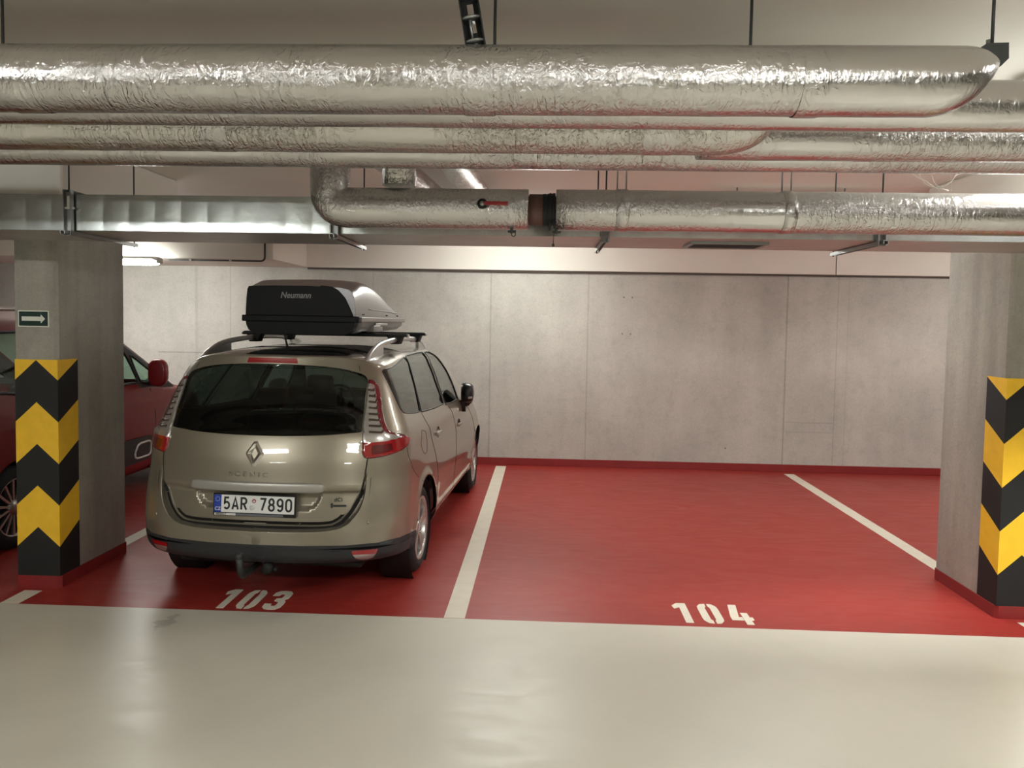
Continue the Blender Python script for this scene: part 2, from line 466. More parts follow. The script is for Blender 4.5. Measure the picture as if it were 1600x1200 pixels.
# arrow sign on the left pillar
M_sign = mat('sign_green', rgb(22, 48, 44), .4)
M_signw = mat('sign_white', rgb(225, 225, 215), .4)
sg = empty('direction_sign', 'small dark green sign with white arrow on the pillar', 'sign', (-3.36, 4.925, 1.795))
MB().box(-.104, .104, -.004, -.0002, -.054, .054).build('border', M_signw, sg)
MB().box(-.097, .097, -.0055, -.0041, -.047, .047).build('panel', M_sign, sg)
ar = [(-.078, .014), (.05, .014), (.05, .030), (.080, 0), (.05, -.030), (.05, -.014), (-.078, -.014)]
MB().prism(ar, lambda a, b, d: (a, d, b), -.0062, -.0056).build('arrow', M_signw, sg)
# ------------------------------------------------------------------ pipes, duct, lamps under the ceiling
M_foil = foil_mat('aluminium_foil_wrap', col=(.56, .55, .55, 1), rough=.21)
M_foil2 = foil_mat('aluminium_foil_wrap_crumpled', col=(.56, .55, .53, 1), rough=.25, wr=1.6)
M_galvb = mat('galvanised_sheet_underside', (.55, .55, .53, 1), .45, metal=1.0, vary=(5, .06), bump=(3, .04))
M_galv = mat('galvanised_sheet', (.62, .66, .66, 1), .27, metal=1.0, vary=(9, .08), bump=(30, .03))
M_steel = mat('zinc_steel', (.34, .35, .35, 1), .42, metal=1.0)
M_dsteel = mat('dark_painted_steel', rgb(52, 54, 54), .5, metal=.3)
M_rubber = mat('black_rubber', rgb(22, 23, 24), .7)
M_brown = mat('brown_primer_pipe', rgb(84, 56, 50), .6)
M_lever = mat('red_valve_lever', rgb(150, 38, 44), .4)
M_lampw = mat('lamp_housing_white', rgb(205, 205, 200), .45)
M_web = mat('cobweb_threads', rgb(240, 234, 226), .8)
def emis(name, col, s):
    m = bpy.data.materials.new(name); m.use_nodes = True
    b = m.node_tree.nodes['Principled BSDF']
    b.inputs['Base Color'].default_value = (.8, .8, .8, 1)
    b.inputs['Emission Color'].default_value = col; b.inputs['Emission Strength'].default_value = s
    return m

def pipe(label, pts, r, fil=.12, m=None, bands=(), group='foil wrapped pipes under the ceiling', n=40, dome=0):
    path = fillet(pts, fil, 10) if len(pts) > 2 else [Vector(pts[0]), Vector(pts[1])]
    out = []
    for i in range(len(path) - 1):               # subdivide long straights and let the wrap sag a little
        d = (path[i + 1] - path[i]).length; k = max(1, int(d / .11))
        for j in range(k): out.append(path[i].lerp(path[i + 1], j / k))
    out.append(path[-1])
    rnd = random.Random(len(label) * 7)
    rr = [r * (1 + rnd.uniform(-.007, .007)) for _ in out]
    b = MB()
    if dome:                                      # blunt elbow end, cut back towards its underside
        for k in range(1, 13):
            a = k / 12 * PI / 2
            out.append(out[-1] + Vector((dome * (math.sin(a) - math.sin((k - 1) / 12 * PI / 2)), 0, 0))); rr.append(max(.004, r * math.cos(a) ** .62))
    b.tube(out, rr, n)
    if dome:
        xe = pts[-1][0] - .28; zc = pts[-1][2]
        def sm(q): q = min(1, max(0, q)); return q * q * (3 - 2 * q)
        b.v = [(v[0] - max(0, (zc + .45 * r - v[2])) * .62 * sm((v[0] - xe) / .28), v[1], v[2]) for v in b.v]
    o = b.build('insulated_pipe', m or M_foil)
    tag(o, label, 'pipe', group)
    for (x, w) in bands:                          # overlapping tape seams of the wrap
        y, z = pts[0][1], pts[0][2]
        MB().lathe([(x - w, r * 1.002), (x - w * .8, r * 1.018), (x + w * .8, r * 1.018), (x + w, r * 1.002)], (0, y, z), 'x', n).build('tape_band', M_foil, o)
    return o

pipe('thick foil wrapped pipe nearest the camera, ending in an elbow at the right', [(-8, 2.57, 2.62), (1.30, 2.57, 2.622)], .110, bands=((-.23, .05), (.83, .04), (-1.75, .06), (-3.6, .05)), dome=.125)
pipe('foil wrapped pipe just behind the nearest thick one, running full width', [(-8, 2.80, 2.628), (7, 2.80, 2.600)], .088, bands=((1.75, .04), (-2.6, .04)))
pipe('foil wrapped pipe in the middle of the bundle, ending in a crumpled elbow', [(-8, 3.055, 2.60), (.74, 3.055, 2.60)], .110, m=M_foil2, dome=.16, bands=((.42, .06), (-1.3, .05)))
pipe('foil wrapped pipe starting behind the crumpled elbow and running off to the right', [(.62, 3.275, 2.612), (7, 3.275, 2.606)], .094, bands=((1.3, .04),))
pipe('thin foil wrapped pipe at the far side of the bundle', [(-8, 3.465, 2.60), (7, 3.49, 2.592)], .085, bands=((-.1, .05), (.45, .04)))
EY, EZ = 3.835, 2.384
pipe('foil wrapped pipe with a mitred elbow and a red lever valve', [(-1.085, EY, 2.76), (-1.085, EY, EZ), (-.094, EY, EZ)], .099, .09, bands=())
pipe('foil wrapped pipe in front of the duct, right of the bare coupling', [(.042, EY, EZ), (7, EY, EZ)], .100, bands=((1.4, .04), (.9, .03)))
pipe('short upright foil wrapped pipe behind the mitred elbow', [(-.745, EY + .03, 2.50), (-.745, EY + .03, 2.80)], .083, m=M_foil2)
pipe('foil wrapped pipe running back over the beige car, left one', [(-.93, 4.02, 2.735), (-.70, 7.9, 2.735), (-.70, 7.9, 2.965)], .085, m=M_foil2, n=32)
pipe('foil wrapped pipe running back over the beige car, right one', [(-.56, 4.02, 2.735), (-.40, 7.9, 2.735), (-.40, 7.9, 2.965)], .085, m=M_foil2, n=32)

# bare coupling between the two wrapped lengths
cp = empty('pipe_coupling', 'bare brown and black pipe coupling between two foil wrapped lengths', 'pipe coupling', (0, EY, EZ))
MB().lathe([(-.13, .0), (-.13, .066), (.08, .066), (.08, 0)], (0, 0, 0), 'x', 32).build('bare_pipe', M_brown, cp)
MB().lathe([(-.092, .066), (-.090, .076), (-.022, .076), (-.020, .066)], (0, 0, 0), 'x', 32).build('brown_sleeve', M_brown, cp)
blk = MB(); rnd = random.Random(3)
for k in range(7):
    x = -.018 + k * .0085
    blk.lathe([(x - .006, .060), (x - .004, .078 + rnd.uniform(-.003, .005)), (x + .004, .078 + rnd.uniform(-.003, .005)), (x + .006, .060)], (0, 0, rnd.uniform(-.003, .003)), 'x', 28)
blk.tube([(.012, -.05, -.055), (.012, -.055, -.09), (.013, -.056, -.108)], [.010, .008, .004], 8)
blk.tube([(.034, -.05, -.055), (.034, -.055, -.085), (.034, -.056, -.098)], [.008, .006, .003], 8)
blk.build('black_collar', M_rubber, cp)

vl = empty('valve', 'ball valve with a red lever let into the foil wrapped pipe', 'valve', (-.315, EY - .098, EZ + .012))
MB().lathe([(-.006, .0), (-.006, .024), (.012, .026), (.02, .022), (.02, 0)], (0, -.004, 0), 'y', 24).build('valve_seat', M_rubber, vl)
MB().lathe([(-.022, 0), (-.022, .010), (-.004, .012)], (0, 0, .0), 'y', 16).build('valve_stem', M_steel, vl)
MB().box(.012, .125, -.026, -.019, -.009, .009, bev=.003).build('lever', M_lever, vl)
def drain(x, label, knob):
    d = empty('drain_cock', label, 'drain valve', (x, EY - .02, EZ - .098), 0, 'small drain cocks under the pipe')
    b = MB().tube([(0, 0, .012), (0, 0, -.022)], .008, 10).tube([(-.018, 0, -.012), (.022, 0, -.012)], .007, 10)
    b.build('valve_body', M_dsteel, d)
    if knob:
        MB().tube([(-.012, 0, -.012), (-.013, -.002, -.05), (-.014, 0, -.072)], .0022, 6).build('chain', M_dsteel, d)
        MB().lathe([(-.006, 0), (-.006, .008), (.006, .008), (.006, 0)], (-.014, 0, -.077), 'x', 14).build('end_plug', M_dsteel, d)
    else:
        MB().tube([(.010 + .010 * math.cos(t), 0, -.026 + .010 * math.sin(t)) for t in [i * PI / 8 for i in range(17)]], .0028, 6, cap=False).build('ring', M_dsteel, d)
drain(-.175, 'small drain cock with a ring under the valve pipe', False)
drain(.045, 'small drain cock with a hanging plug beside the black collar', True)

# ---- flat ventilation duct behind the pipe
DY0, DY1, DZ0, DZ1 = 4.10, 4.69, 2.284, 2.478
du = MB(); xs = [-8.0]
while xs[-1] < 7.0: xs.append(xs[-1] + .1435)
rnd = random.Random(11)
for i in range(len(xs) - 1):                      # shallow pressed panels between stiffening creases
    x0, x1 = xs[i], xs[i + 1]; t0 = rnd.uniform(-.0012, .0012); t1 = rnd.uniform(-.0016, .0016)
    n1, n2 = 6, 6; vs = []; fs = []
    for b in range(n2 + 1):
        for a in range(n1 + 1):
            u, v = a / n1, b / n2
            bul = .0022 * math.sin(PI * u) * math.sin(PI * min(1, v * 1.0)) + t0 * (u - .5) * math.sin(PI * v) + t1 * (v - .5) * math.sin(PI * u)
            vs.append((x0 + (x1 - x0) * u, DY0 - bul, DZ0 + (DZ1 - DZ0) * v))
    for b in range(n2):
        for a in range(n1):
            k = b * (n1 + 1) + a; fs.append((k, k + 1, k + n1 + 2, k + n1 + 1))
    du.add(vs, fs, 0, True)
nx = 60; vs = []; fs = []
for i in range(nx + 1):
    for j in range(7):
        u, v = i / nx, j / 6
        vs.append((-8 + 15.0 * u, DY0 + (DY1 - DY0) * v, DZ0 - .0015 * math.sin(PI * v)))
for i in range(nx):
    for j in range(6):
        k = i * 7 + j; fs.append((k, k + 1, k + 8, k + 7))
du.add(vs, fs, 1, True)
du.add([(-8, DY0, DZ1), (7, DY0, DZ1), (7, DY1, DZ1), (-8, DY1, DZ1)], [(0, 1, 2, 3)])
du.add([(-8, DY1, DZ0), (7, DY1, DZ0), (7, DY1, DZ1), (-8, DY1, DZ1)], [(0, 1, 2, 3)])
duct = du.build('ventilation_duct', [M_galv, M_galvb], recalc=False)
tag(duct, 'flat galvanised ventilation duct crossing the whole picture below the pipes', 'duct')
g = MB()
for a in ((.78, 1.20, 4.235, 4.255), (.78, 1.20, 4.465, 4.485), (.78, .80, 4.255, 4.465), (1.18, 1.20, 4.255, 4.465)):
    g.box(*a, DZ0 - .016, DZ0 - .002)
gr = g.build('vent_grille', M_steel, duct)
sl = MB()
for k in range(8): sl.box(.80, 1.18, 4.262 + k * .026, 4.272 + k * .026, DZ0 - .014, DZ0 - .004)
sl.build('grille_slats', M_dsteel, gr)

def hanger(x, label, first=None):
    if first is not None:
        h = copy_tree(first); h.location = (x, 0, 0); h['label'] = label; return h
    h = empty('duct_hanger', label, 'hanger', (x, 0, 0), 0, 'duct hangers')
    b = MB()                                      # bottom channel under the duct
    for dx in (-.013, .009): b.box(dx, dx + .004, 4.02, 4.76, DZ0 - .026, DZ0 - .006)
    b.box(-.013, .013, 4.02, 4.76, DZ0 - .010, DZ0 - .006)
    b.build('bottom_channel', M_steel, h)
    b = MB()
    for dx in (-.022, .016): b.box(dx, dx + .006, 4.060, 4.088, DZ0 - .03, DZ1 + .02)
    b.box(-.022, .022, 4.082, 4.088, DZ0 - .03, DZ1 + .02)
    b.build('front_strut', M_steel, h)
    MB().box(-.014, .014, 4.06, 4.36, DZ1 + .008, DZ1 + .018).build('top_strap', M_dsteel, h)
    MB().tube([(0, 4.083, DZ1 + .02), (0, 4.083, ZCEIL)], .0045, 8).build('rod', M_dsteel, h)
    MB().tube([(0, 4.74, DZ0 - .03), (0, 4.74, ZCEIL)], .0045, 8).build('rod', M_dsteel, h)
    return h
h0 = hanger(-2.58, 'steel duct hanger in front of the left pillar')
hanger(-1.13, 'steel duct hanger below the mitred pipe elbow', h0)
hanger(.305, 'steel duct hanger just right of the pipe coupling', h0)
hanger(1.725, 'steel duct hanger near the right pillar', h0)
cl = MB().box(-2.585, -2.562, 4.072, 4.082, 2.40, 2.465).box(-2.600, -2.548, 4.070, 4.082, 2.395, 2.405)
tag(cl.build('rod_clip', M_lampw), 'small white clip on the front of the duct by the left hanger', 'clip')

def pipe_hanger(x, label):
    h = empty('pipe_hanger', label, 'hanger', (x, EY, EZ), 0, 'paired rod hangers of the front pipe')
    for dx in (-.022, .022): MB().tube([(dx, 0, .095), (dx, 0, ZCEIL - EZ)], .0038, 8).build('rod', M_steel, h)
    MB().lathe([(-.03, .1012), (-.028, .1045), (.028, .1045), (.03, .1012)], (0, 0, 0), 'x', 36).build('clamp_ring', M_foil, h)
pipe_hanger(.362, 'twin rod pipe hanger near the middle of the gap above the front pipe')
pipe_hanger(1.160, 'twin rod pipe hanger further right above the front pipe')

def rod(x, y, z0, label):
    o = MB().tube([(x, y, z0), (x, y, ZCEIL)], .0055, 8).build('hanger_rod', M_dsteel)
    tag(o, label, 'rod', 'threaded rods of the pipe bundle')
rod(-1.93, 2.685, 2.55, 'dark hanger rod above the pipe bundle near the left picture edge')
rod(-.192, 2.685, 2.55, 'dark hanger rod beside the perforated strut')
rod(.675, 2.685, 2.55, 'dark hanger rod above the pipe bundle, right of the middle')
rod(1.425, 2.60, 2.745, 'dark hanger rod standing on the clamp at the pipe elbow')
# clamp at the elbow
ck = empty('pipe_clamp', 'dark angular clamp on top of the pipe elbow', 'clamp', (1.425, 2.62, 2.735))
MB().prism([(-.075, -.028), (-.02, .018), (.048, .020), (.050, -.03), (.026, -.055)], lambda a, b, d: (a, d, b), -.03, .03).build('clamp_block', M_dsteel, ck)
MB().lathe([(-.012, 0), (-.012, .009), (.018, .009), (.018, 0)], (0, 0, .02), 'z', 6).build('nut', M_steel, ck)
# leaning perforated strut
stt = empty('perforated_strut', 'black perforated steel strut hanging from the ceiling above the pipes', 'strut', (-.245, 2.56, 2.73), 0)
stt.rotation_euler = (0, math.radians(-10), 0)
b = MB(); w = .033
for sx in (-w, w - .004): b.box(sx, sx + .004, -.02, .03, -.04, .30)
z = -.04
for k in range(5):                                # web with slots
    b.box(-w, w, .026, .030, z, z + .028); b.box(-w, -.010, .026, .030, z + .028, z + .062); b.box(.010, w, .026, .030, z + .028, z + .062); z += .062
b.build('channel', M_rubber, stt)
for zz in (.01, .085, .16):
    MB().lathe([(-.003, 0), (-.003, .034), (.003, .034), (.003, 0)], (0, .0, zz), 'z', 24).build('washer', M_steel, stt)
MB().tube([(-.006, -.004, .02), (-.006, -.004, .10)], .005, 8).build('bolt', M_steel, stt)

# cobweb between bundle and front pipe
w = MB()
def web(a, b, sag, r=.0013):
    pts = [Vector(a).lerp(Vector(b), t / 8) + Vector((random.uniform(-.004, .004), 0, -sag * math.sin(PI * t / 8) + random.uniform(-.004, .004))) for t in range(9)]
    w.tube(pts, r, 5)
YW = 3.72
web((1.70, YW, 2.56), (1.87, YW, 2.475), .01, .0016); web((1.915, YW, 2.56), (1.83, YW, 2.492), .012, .0022); web((1.83, YW, 2.492), (1.76, YW, 2.512), .004, .0016)
web((1.76, YW, 2.512), (1.735, YW, 2.555), .003, .0018); web((1.83, YW, 2.492), (1.825, YW, 2.47), 0, .002); web((1.79, YW, 2.55), (1.83, YW, 2.492), .008, .0012); web((1.88, YW, 2.55), (1.89, YW, 2.475), .002, .0010)
tag(w.build('cobweb', M_web), 'dusty cobweb hanging above the bright stretch of the front pipe', 'cobweb', kind='stuff')

# ---- lamps
_dif = {}
def diff(s):
    if s not in _dif: _dif[s] = emis('lamp_diffuser_white', (.985, 1.0, .945, 1), float(s))
    return _dif[s]
def tube_light(x, y, z, label, length=1.25, rotz=0, s=100, skirt=False):
    m = diff(s)
    t = empty('tube_light', label, 'lamp', (x, y, z), rotz, 'tube lamps')
    MB().box(-length / 2, length / 2, -.05, .05, -.005, .045, bev=.012).build('housing', M_lampw, t)
    if z + .045 < ZCEIL - .01 and y < 8:
        for s_ in (-.35, .35): MB().tube([(s_ * length, 0, .04), (s_ * length, 0, ZCEIL - z)], .006, 8).build('suspension_rod', M_steel, t)
    elif y > 8:
        if z < 2.6:
            for s_ in (-.43, .43): MB().box(s_ - .025, s_ + .025, .0, .19, .01, .04).build('wall_bracket', M_lampw, t)
        else:
            for s_ in (-.35, .35): MB().tube([(s_ * length, 0, .04), (s_ * length, 0, ZCEIL - z)], .006, 8).build('suspension_rod', M_steel, t)
    if skirt:  # unseen side skirts added to keep lamp light off the ceiling
        for s_ in (-1, 1): MB().prism([(s_ * .046, .040), (s_ * .052, .044), (s_ * .110, -.058), (s_ * .106, -.058)], lambda a, b, d: (d, a, b), -length / 2, length / 2).build('added_light_skirt', M_lampw, t)
    d = MB(); prof = [(-.054, .004), (-.052, -.022), (-.036, -.042), (0, -.048), (.036, -.042), (.052, -.022), (.054, .004)]
    n = len(prof); vs = []; fs = []
    xs_ = [-length / 2 + .02, -length / 2 + .05, length / 2 - .05, length / 2 - .02]; sc = [.8, 1, 1, .8]
    for xx, s_ in zip(xs_, sc):
        for (a, b) in prof: vs.append((xx, a * s_, b * s_))
    for i in range(3):
        for k in range(n - 1): fs.append((i * n + k, i * n + k + 1, (i + 1) * n + k + 1, (i + 1) * n + k))
    fs.append(tuple(range(n))); fs.append(tuple(range(3 * n, 4 * n)))
    d.add(vs, fs, 0, True); d.build('diffuser', m, t)
    for s_ in (-1, 1): MB().box(s_ * length / 2 - .012, s_ * length / 2 + .012, -.055, .055, -.03, .03, bev=.006).build('end_cap', M_lampw, t)
    return t
for a in LAMPS: tube_light(*a[:4], **a[4])
cd = empty('cable_conduit', 'thin grey conduit running from the wall lamp along the white soffit', 'conduit', (0, 0, 0))
MB().tube(fillet([(-4.2, 8.435, 2.452), (-3.115, 8.435, 2.452), (-3.115, 8.435, 2.75)], .05), .010, 10).build('tube', M_dsteel, cd)
for x in (-3.95, -3.5): MB().box(x - .012, x + .012, 8.42, 8.452, 2.44, 2.466).build('clip', M_lampw, cd)
# ------------------------------------------------------------------ surface of the beige car (metres, origin on the floor under the rear axle)
def _itp(tab):
    t=np.array(tab,float); X=t[:,0];Y=t[:,1:]
    # monotone-ish cubic hermite (catmull with finite diff)
    d=np.zeros_like(Y)
    h=np.diff(X)[:,None]; m=np.diff(Y,axis=0)/h
    d[1:-1]=np.where(m[:-1]*m[1:]>0, 2*m[:-1]*m[1:]/(m[:-1]+m[1:]+1e-12),0); d[0]=m[0]; d[-1]=m[-1]
    def f(x):
        x=np.clip(np.asarray(x,float),X[0],X[-1]); i=np.clip(np.searchsorted(X,x,side='right')-1,0,len(X)-2)
        hh=(X[i+1]-X[i]); tt=((x-X[i])/hh)[...,None]; hh=hh[...,None]
        return (2*tt**3-3*tt**2+1)*Y[i]+(tt**3-2*tt**2+tt)*hh*d[i]+(-2*tt**3+3*tt**2)*Y[i+1]+(tt**3-tt**2)*hh*d[i+1]
    return f
# z: yr, W, L, a(handle x), yf, Wf(front half width factor), Lf
TAB=[
(0.26,-0.72,0.84,0.46,0.7,3.53,0.988,0.75),
(0.29,-0.84,0.885,0.46,0.7,3.59,0.993,0.75),
(0.34,-0.872,0.901,0.46,0.7,3.63,0.998,0.75),
(0.44,-0.885,0.91,0.46,0.7,3.65,1,0.75),
(0.5,-0.89,0.912,0.46,0.7,3.65,1,0.75),
(0.6,-0.88,0.912,0.46,0.7,3.64,1,0.75),
(0.72,-0.865,0.906,0.46,0.68,3.6,1,0.75),
(0.82,-0.85,0.9,0.46,0.66,3.53,0.998,0.75),
(0.92,-0.835,0.896,0.46,0.66,3.33,0.988,0.7),
(1,-0.815,0.891,0.46,0.67,3.03,0.993,0.6),
(1.08,-0.79,0.873,0.44,0.69,2.76,0.985,0.5),
(1.16,-0.755,0.84,0.42,0.7,2.64,0.982,0.45),
(1.25,-0.715,0.804,0.4,0.72,2.46,0.982,0.4),
(1.35,-0.665,0.762,0.38,0.74,2.26,0.982,0.35),
(1.44,-0.62,0.721,0.36,0.75,2.06,0.977,0.32),
(1.5,-0.59,0.688,0.35,0.75,1.91,0.972,0.3),
(1.56,-0.575,0.638,0.35,0.75,1.69,0.962,0.3),
(1.62,-0.565,0.588,0.35,0.75,1.44,0.962,0.3)]
_f=_itp(TAB)
ZB=0.26; ZC=1.635
SR,SF=0.34,0.78
_zt=_itp([(0,1.575),(.12,1.572),(.2,1.548),(.27,1.512),(.34,1.505),(.45,1.53),(.55,1.545),(.65,1.545),(.78,1.53),(1,1.53)])
def zt(s): return _zt(np.abs(s))[...,0]
def contour(s,z):
    """s in [0,1] from rear centre along the right side to the front centre"""
    s=np.asarray(s,float); p=_f(np.asarray(z,float)); yr,W,L,a,yf,wf,Lf=[p[...,i] for i in range(7)]
    Wf=W*wf
    t=np.clip(s/SR,0,1)
    bx=3*(1-t)**2*t*a*W+3*(1-t)*t**2*W+t**3*W
    by=(1-t)**3*yr+3*(1-t)**2*t*(yr+.0*L)+3*(1-t)*t**2*(yr+.38*L)+t**3*(yr+L)
    q=np.clip((s-SR)/(SF-SR),0,1)
    y0=yr+L; y1=yf-Lf
    sy=y0+(y1-y0)*q; sx=W-(W-Wf)*q**2.2
    g=np.clip((s-SF)/(1-SF),0,1)
    sl=(W-Wf)*2.2/np.maximum(y1-y0,.2)
    P1x=Wf-sl*.5*Lf
    fx=(1-g)**3*Wf+3*(1-g)**2*g*P1x+3*(1-g)*g**2*.62*Wf
    fy=(1-g)**3*y1+3*(1-g)**2*g*(y1+.55*Lf)+3*(1-g)*g**2*yf+g**3*yf
    x=np.where(s<SR,bx,np.where(s<SF,sx,fx)); y=np.where(s<SR,by,np.where(s<SF,sy,fy))
    return x,y
def surf(s,v):
    """v 0..1 sides (height), 1..2 roof dome"""
    s=np.asarray(s,float);v=np.asarray(v,float)
    T=zt(s)
    z=ZB+(T-ZB)*np.clip(v,0,1)
    x,y=contour(s,z)
    rho=1-np.clip(v-1,0,1)
    yc=.45
    h=(ZC-T)*(1-rho**2.6)**(1/1.5)
    return np.stack([x*rho,yc+(y-yc)*rho,z+h],-1)
def vz(s,z): return (z-ZB)/(zt(np.asarray(s,float))-ZB)
M_paint = mat('beige_car_paint', rgb(144, 136, 121), .34, metal=.55, coat=1.0, coat_rough=.04, vary=(220, .03))
M_plastic = mat('dark_grey_bumper_plastic', rgb(40, 41, 44), .55, bump=(160, .12))
M_blackgloss = mat('black_gloss', rgb(10, 10, 11), .10, coat=1.0)
M_blackmirror = mat('black_mirror_shell', rgb(16, 16, 17), .3)
M_blackmat = mat('black_matt', rgb(14, 14, 15), .7)
M_seal = mat('black_seal', rgb(12, 12, 12), .5)
M_groove = mat('panel_gap_dark', rgb(24, 22, 19), .8)
M_inner = mat('cabin_lining_dark', rgb(26, 25, 25), .8)
M_seatm = mat('seat_fabric_dark', rgb(20, 20, 21), .85)
M_redlens = mat('red_lens', rgb(150, 10, 20), .12, coat=1.0, spec=.6)
M_redborder = mat('dark_red_lens', rgb(118, 24, 36), .15, coat=1.0)
M_bulb = mat('bulb_lens_red', rgb(92, 8, 16), .12, coat=1.0)
M_clearlens = mat('clear_lens_silver', (.50, .47, .45, 1), .22, metal=.6, coat=1.0)
M_lensdark = mat('lens_dark_rib', rgb(84, 66, 60), .3, metal=.4)
M_chrome = mat('chrome', (.80, .80, .80, 1), .08, metal=1.0)
M_satin = mat('satin_silver', (.50, .50, .49, 1), .32, metal=.8)
M_strip = mat('satin_strip', rgb(166, 163, 157), .36, metal=.45)
M_tyre = mat('tyre_rubber', rgb(24, 24, 25), .8, bump=(60, .1))
M_alloy = mat('alloy_silver', (.56, .55, .54, 1), .28, metal=.9)
M_plate = mat('plate_white', rgb(226, 226, 226), .35)
M_plateblue = mat('plate_blue', rgb(26, 60, 160), .35)
M_ink = mat('plate_black', rgb(26, 26, 28), .5)
M_stick = mat('plate_sticker_red', rgb(170, 40, 50), .4)
M_white2 = mat('white_print', rgb(210, 210, 210), .5)
M_greyprint = mat('grey_print_strip', rgb(96, 98, 104), .5)

def glass_mat(name, tint, refl=.05, rough=.02):
    m = bpy.data.materials.new(name); m.use_nodes = True
    nt = m.node_tree; nt.nodes.clear(); L = nt.links.new
    out = N(nt, 'ShaderNodeOutputMaterial'); mix = N(nt, 'ShaderNodeMixShader')
    tr = N(nt, 'ShaderNodeBsdfTransparent'); tr.inputs['Color'].default_value = (*tint, 1)
    gl = N(nt, 'ShaderNodeBsdfGlossy'); gl.inputs['Roughness'].default_value = rough; gl.inputs['Color'].default_value = (.95, .97, .95, 1)
    lw = N(nt, 'ShaderNodeLayerWeight'); lw.inputs['Blend'].default_value = .5
    pw = N(nt, 'ShaderNodeMath', operation='POWER'); L(lw.outputs['Facing'], pw.inputs[0]); pw.inputs[1].default_value = 5.0
    fr = N(nt, 'ShaderNodeMath', operation='MULTIPLY_ADD'); L(pw.outputs[0], fr.inputs[0]); fr.inputs[1].default_value = .95; fr.inputs[2].default_value = refl
    L(fr.outputs[0], mix.inputs[0]); L(tr.outputs[0], mix.inputs[1]); L(gl.outputs[0], mix.inputs[2]); L(mix.outputs[0], out.inputs[0])
    return m
M_tint = glass_mat('privacy_glass', (.13, .15, .14))
M_glass = glass_mat('window_glass', (.36, .42, .39))
M_glass_rear = glass_mat('rear_glass', (.17, .24, .21))

# --- outlines on the body, in (s, v)
def dens(pts, closed=True, n=5):
    P = [np.array(p, float) for p in pts]
    if closed:
        Q = [P[-1]] + P + P[:2]; rng_ = range(1, len(Q) - 2)
    else:
        Q = [2 * P[0] - P[1]] + P + [2 * P[-1] - P[-2]]; rng_ = range(1, len(Q) - 2)
    out = []
    for i in rng_:
        p0, p1, p2, p3 = Q[i - 1:i + 3]
        for k in range(n):
            t = k / n; tt = .6
            m1 = (p2 - p0) * tt * .5; m2 = (p3 - p1) * tt * .5
            # limit overshoot on uneven spacing
            d = np.linalg.norm((p2 - p1) * SCL)
            for mm in (m1, m2):
                l = np.linalg.norm(mm * SCL)
                if l > d: mm *= d / l
            out.append((2 * t**3 - 3 * t**2 + 1) * p1 + (t**3 - 2 * t**2 + t) * m1 + (-2 * t**3 + 3 * t**2) * p2 + (t**3 - t**2) * m2)
    if not closed: out.append(P[-1])
    return np.array(out)
SCL = np.array([5.4, 1.33])

_xs = np.linspace(0, 1, 2001)
def s_at(y, z):
    v = vz(_xs, z); P = surf(_xs, np.minimum(v, 1.0)); i = (_xs > .30) & (_xs < .86)
    return float(np.interp(y, P[i, 1], _xs[i]))
def sv(y, z):
    s = s_at(y, z); return (s, float(vz(s, z)))

O = {}
O['rear_window'] = [(-.15, .6250), (.03, .6258), (.095, .6330), (.135, .642), (.160, .651), (.1655, .690), (.172, .745), (.1795, .815), (.190, .870), (.1970, .900), (.1975, .918), (.190, .930), (.174, .936), (.138, .945), (.088, .9565), (.03, .9630), (-.15, .9636)]
O['tail_lamp'] = [(.2005, .9055), (.2190, .9085), (.2300, .8890), (.2325, .8650), (.2290, .8000), (.2260, .7680), (.2252, .7300), (.2275, .6880), (.2350, .6640), (.2635, .6530), (.2900, .6460), (.3125, .6373), (.3165, .6200), (.3100, .5990), (.2940, .5840), (.2560, .5630), (.2130, .5380), (.1760, .5265), (.1665, .5330), (.1615, .5580), (.1610, .6050), (.1640, .6600), (.1700, .7150), (.1790, .7800), (.1900, .8550)]
O['lamp_clear'] = [(.1800, .8870), (.2125, .8830), (.2130, .8500), (.2095, .8000), (.2060, .7380), (.2085, .6900), (.2170, .6560), (.2420, .6370), (.2240, .6140), (.1930, .6050), (.1500, .5990), (.1450, .6550), (.1500, .7100), (.1600, .7700), (.1700, .8480)]
O['lamp_white'] = [(.2180, .6480), (.2500, .6440), (.2640, .6360), (.2420, .6230), (.2200, .6180), (.1900, .6060), (.1690, .6030), (.1690, .6200), (.1950, .6250), (.2080, .6370)]
tg_side = [(.1740, .527), (.1720, .490), (.1690, .450), (.1640, .405), (.1575, .367), (.1450, .322), (.1310, .268), (.1180, .229), (.1040, .207), (.0820, .2010), (.0400, .2015), (-.15, .2017)]
O['tailgate'] = [(-.15, 1.0), (.05, 1.0), (.12, .998), (.160, .992), (.1850, .975), (.1800, .945), (.1990, .928), (.2010, .906), (.1900, .857), (.1790, .781), (.1700, .716), (.1640, .661), (.1610, .606), (.1615, .559), (.1665, .534)] + tg_side
O['ledge'] = [(-.15, .1745), (.0274, .1745), (.058, .1758), (.088, .1790), (.116, .1920), (.1335, .2150), (.1450, .2480), (.1555, .2850), (.1640, .3300), (.1700, .3800), (.1725, .42), (.1725, .50), (-.15, .50)]
O['plate_recess'] = [(-.15, .2665), (.045, .2665), (.066, .2690), (.0765, .2850), (.0850, .3250), (.0905, .3560), (-.15, .3560)]
qw = [(.2745, .9720), (.2840, .9800), (.2960, .9860), (.36, .9890), (.43, .9935), (.5020, .9995), (.4930, .9700), (.4680, .9050), (.4430, .8200), (.4195, .7120), (.4180, .7085), (.3836, .7235), (.3480, .7460), (.3280, .7620), (.3180, .7760), (.3090, .8050), (.2945, .8745), (.2800, .9400)]
O['quarter_window'] = qw
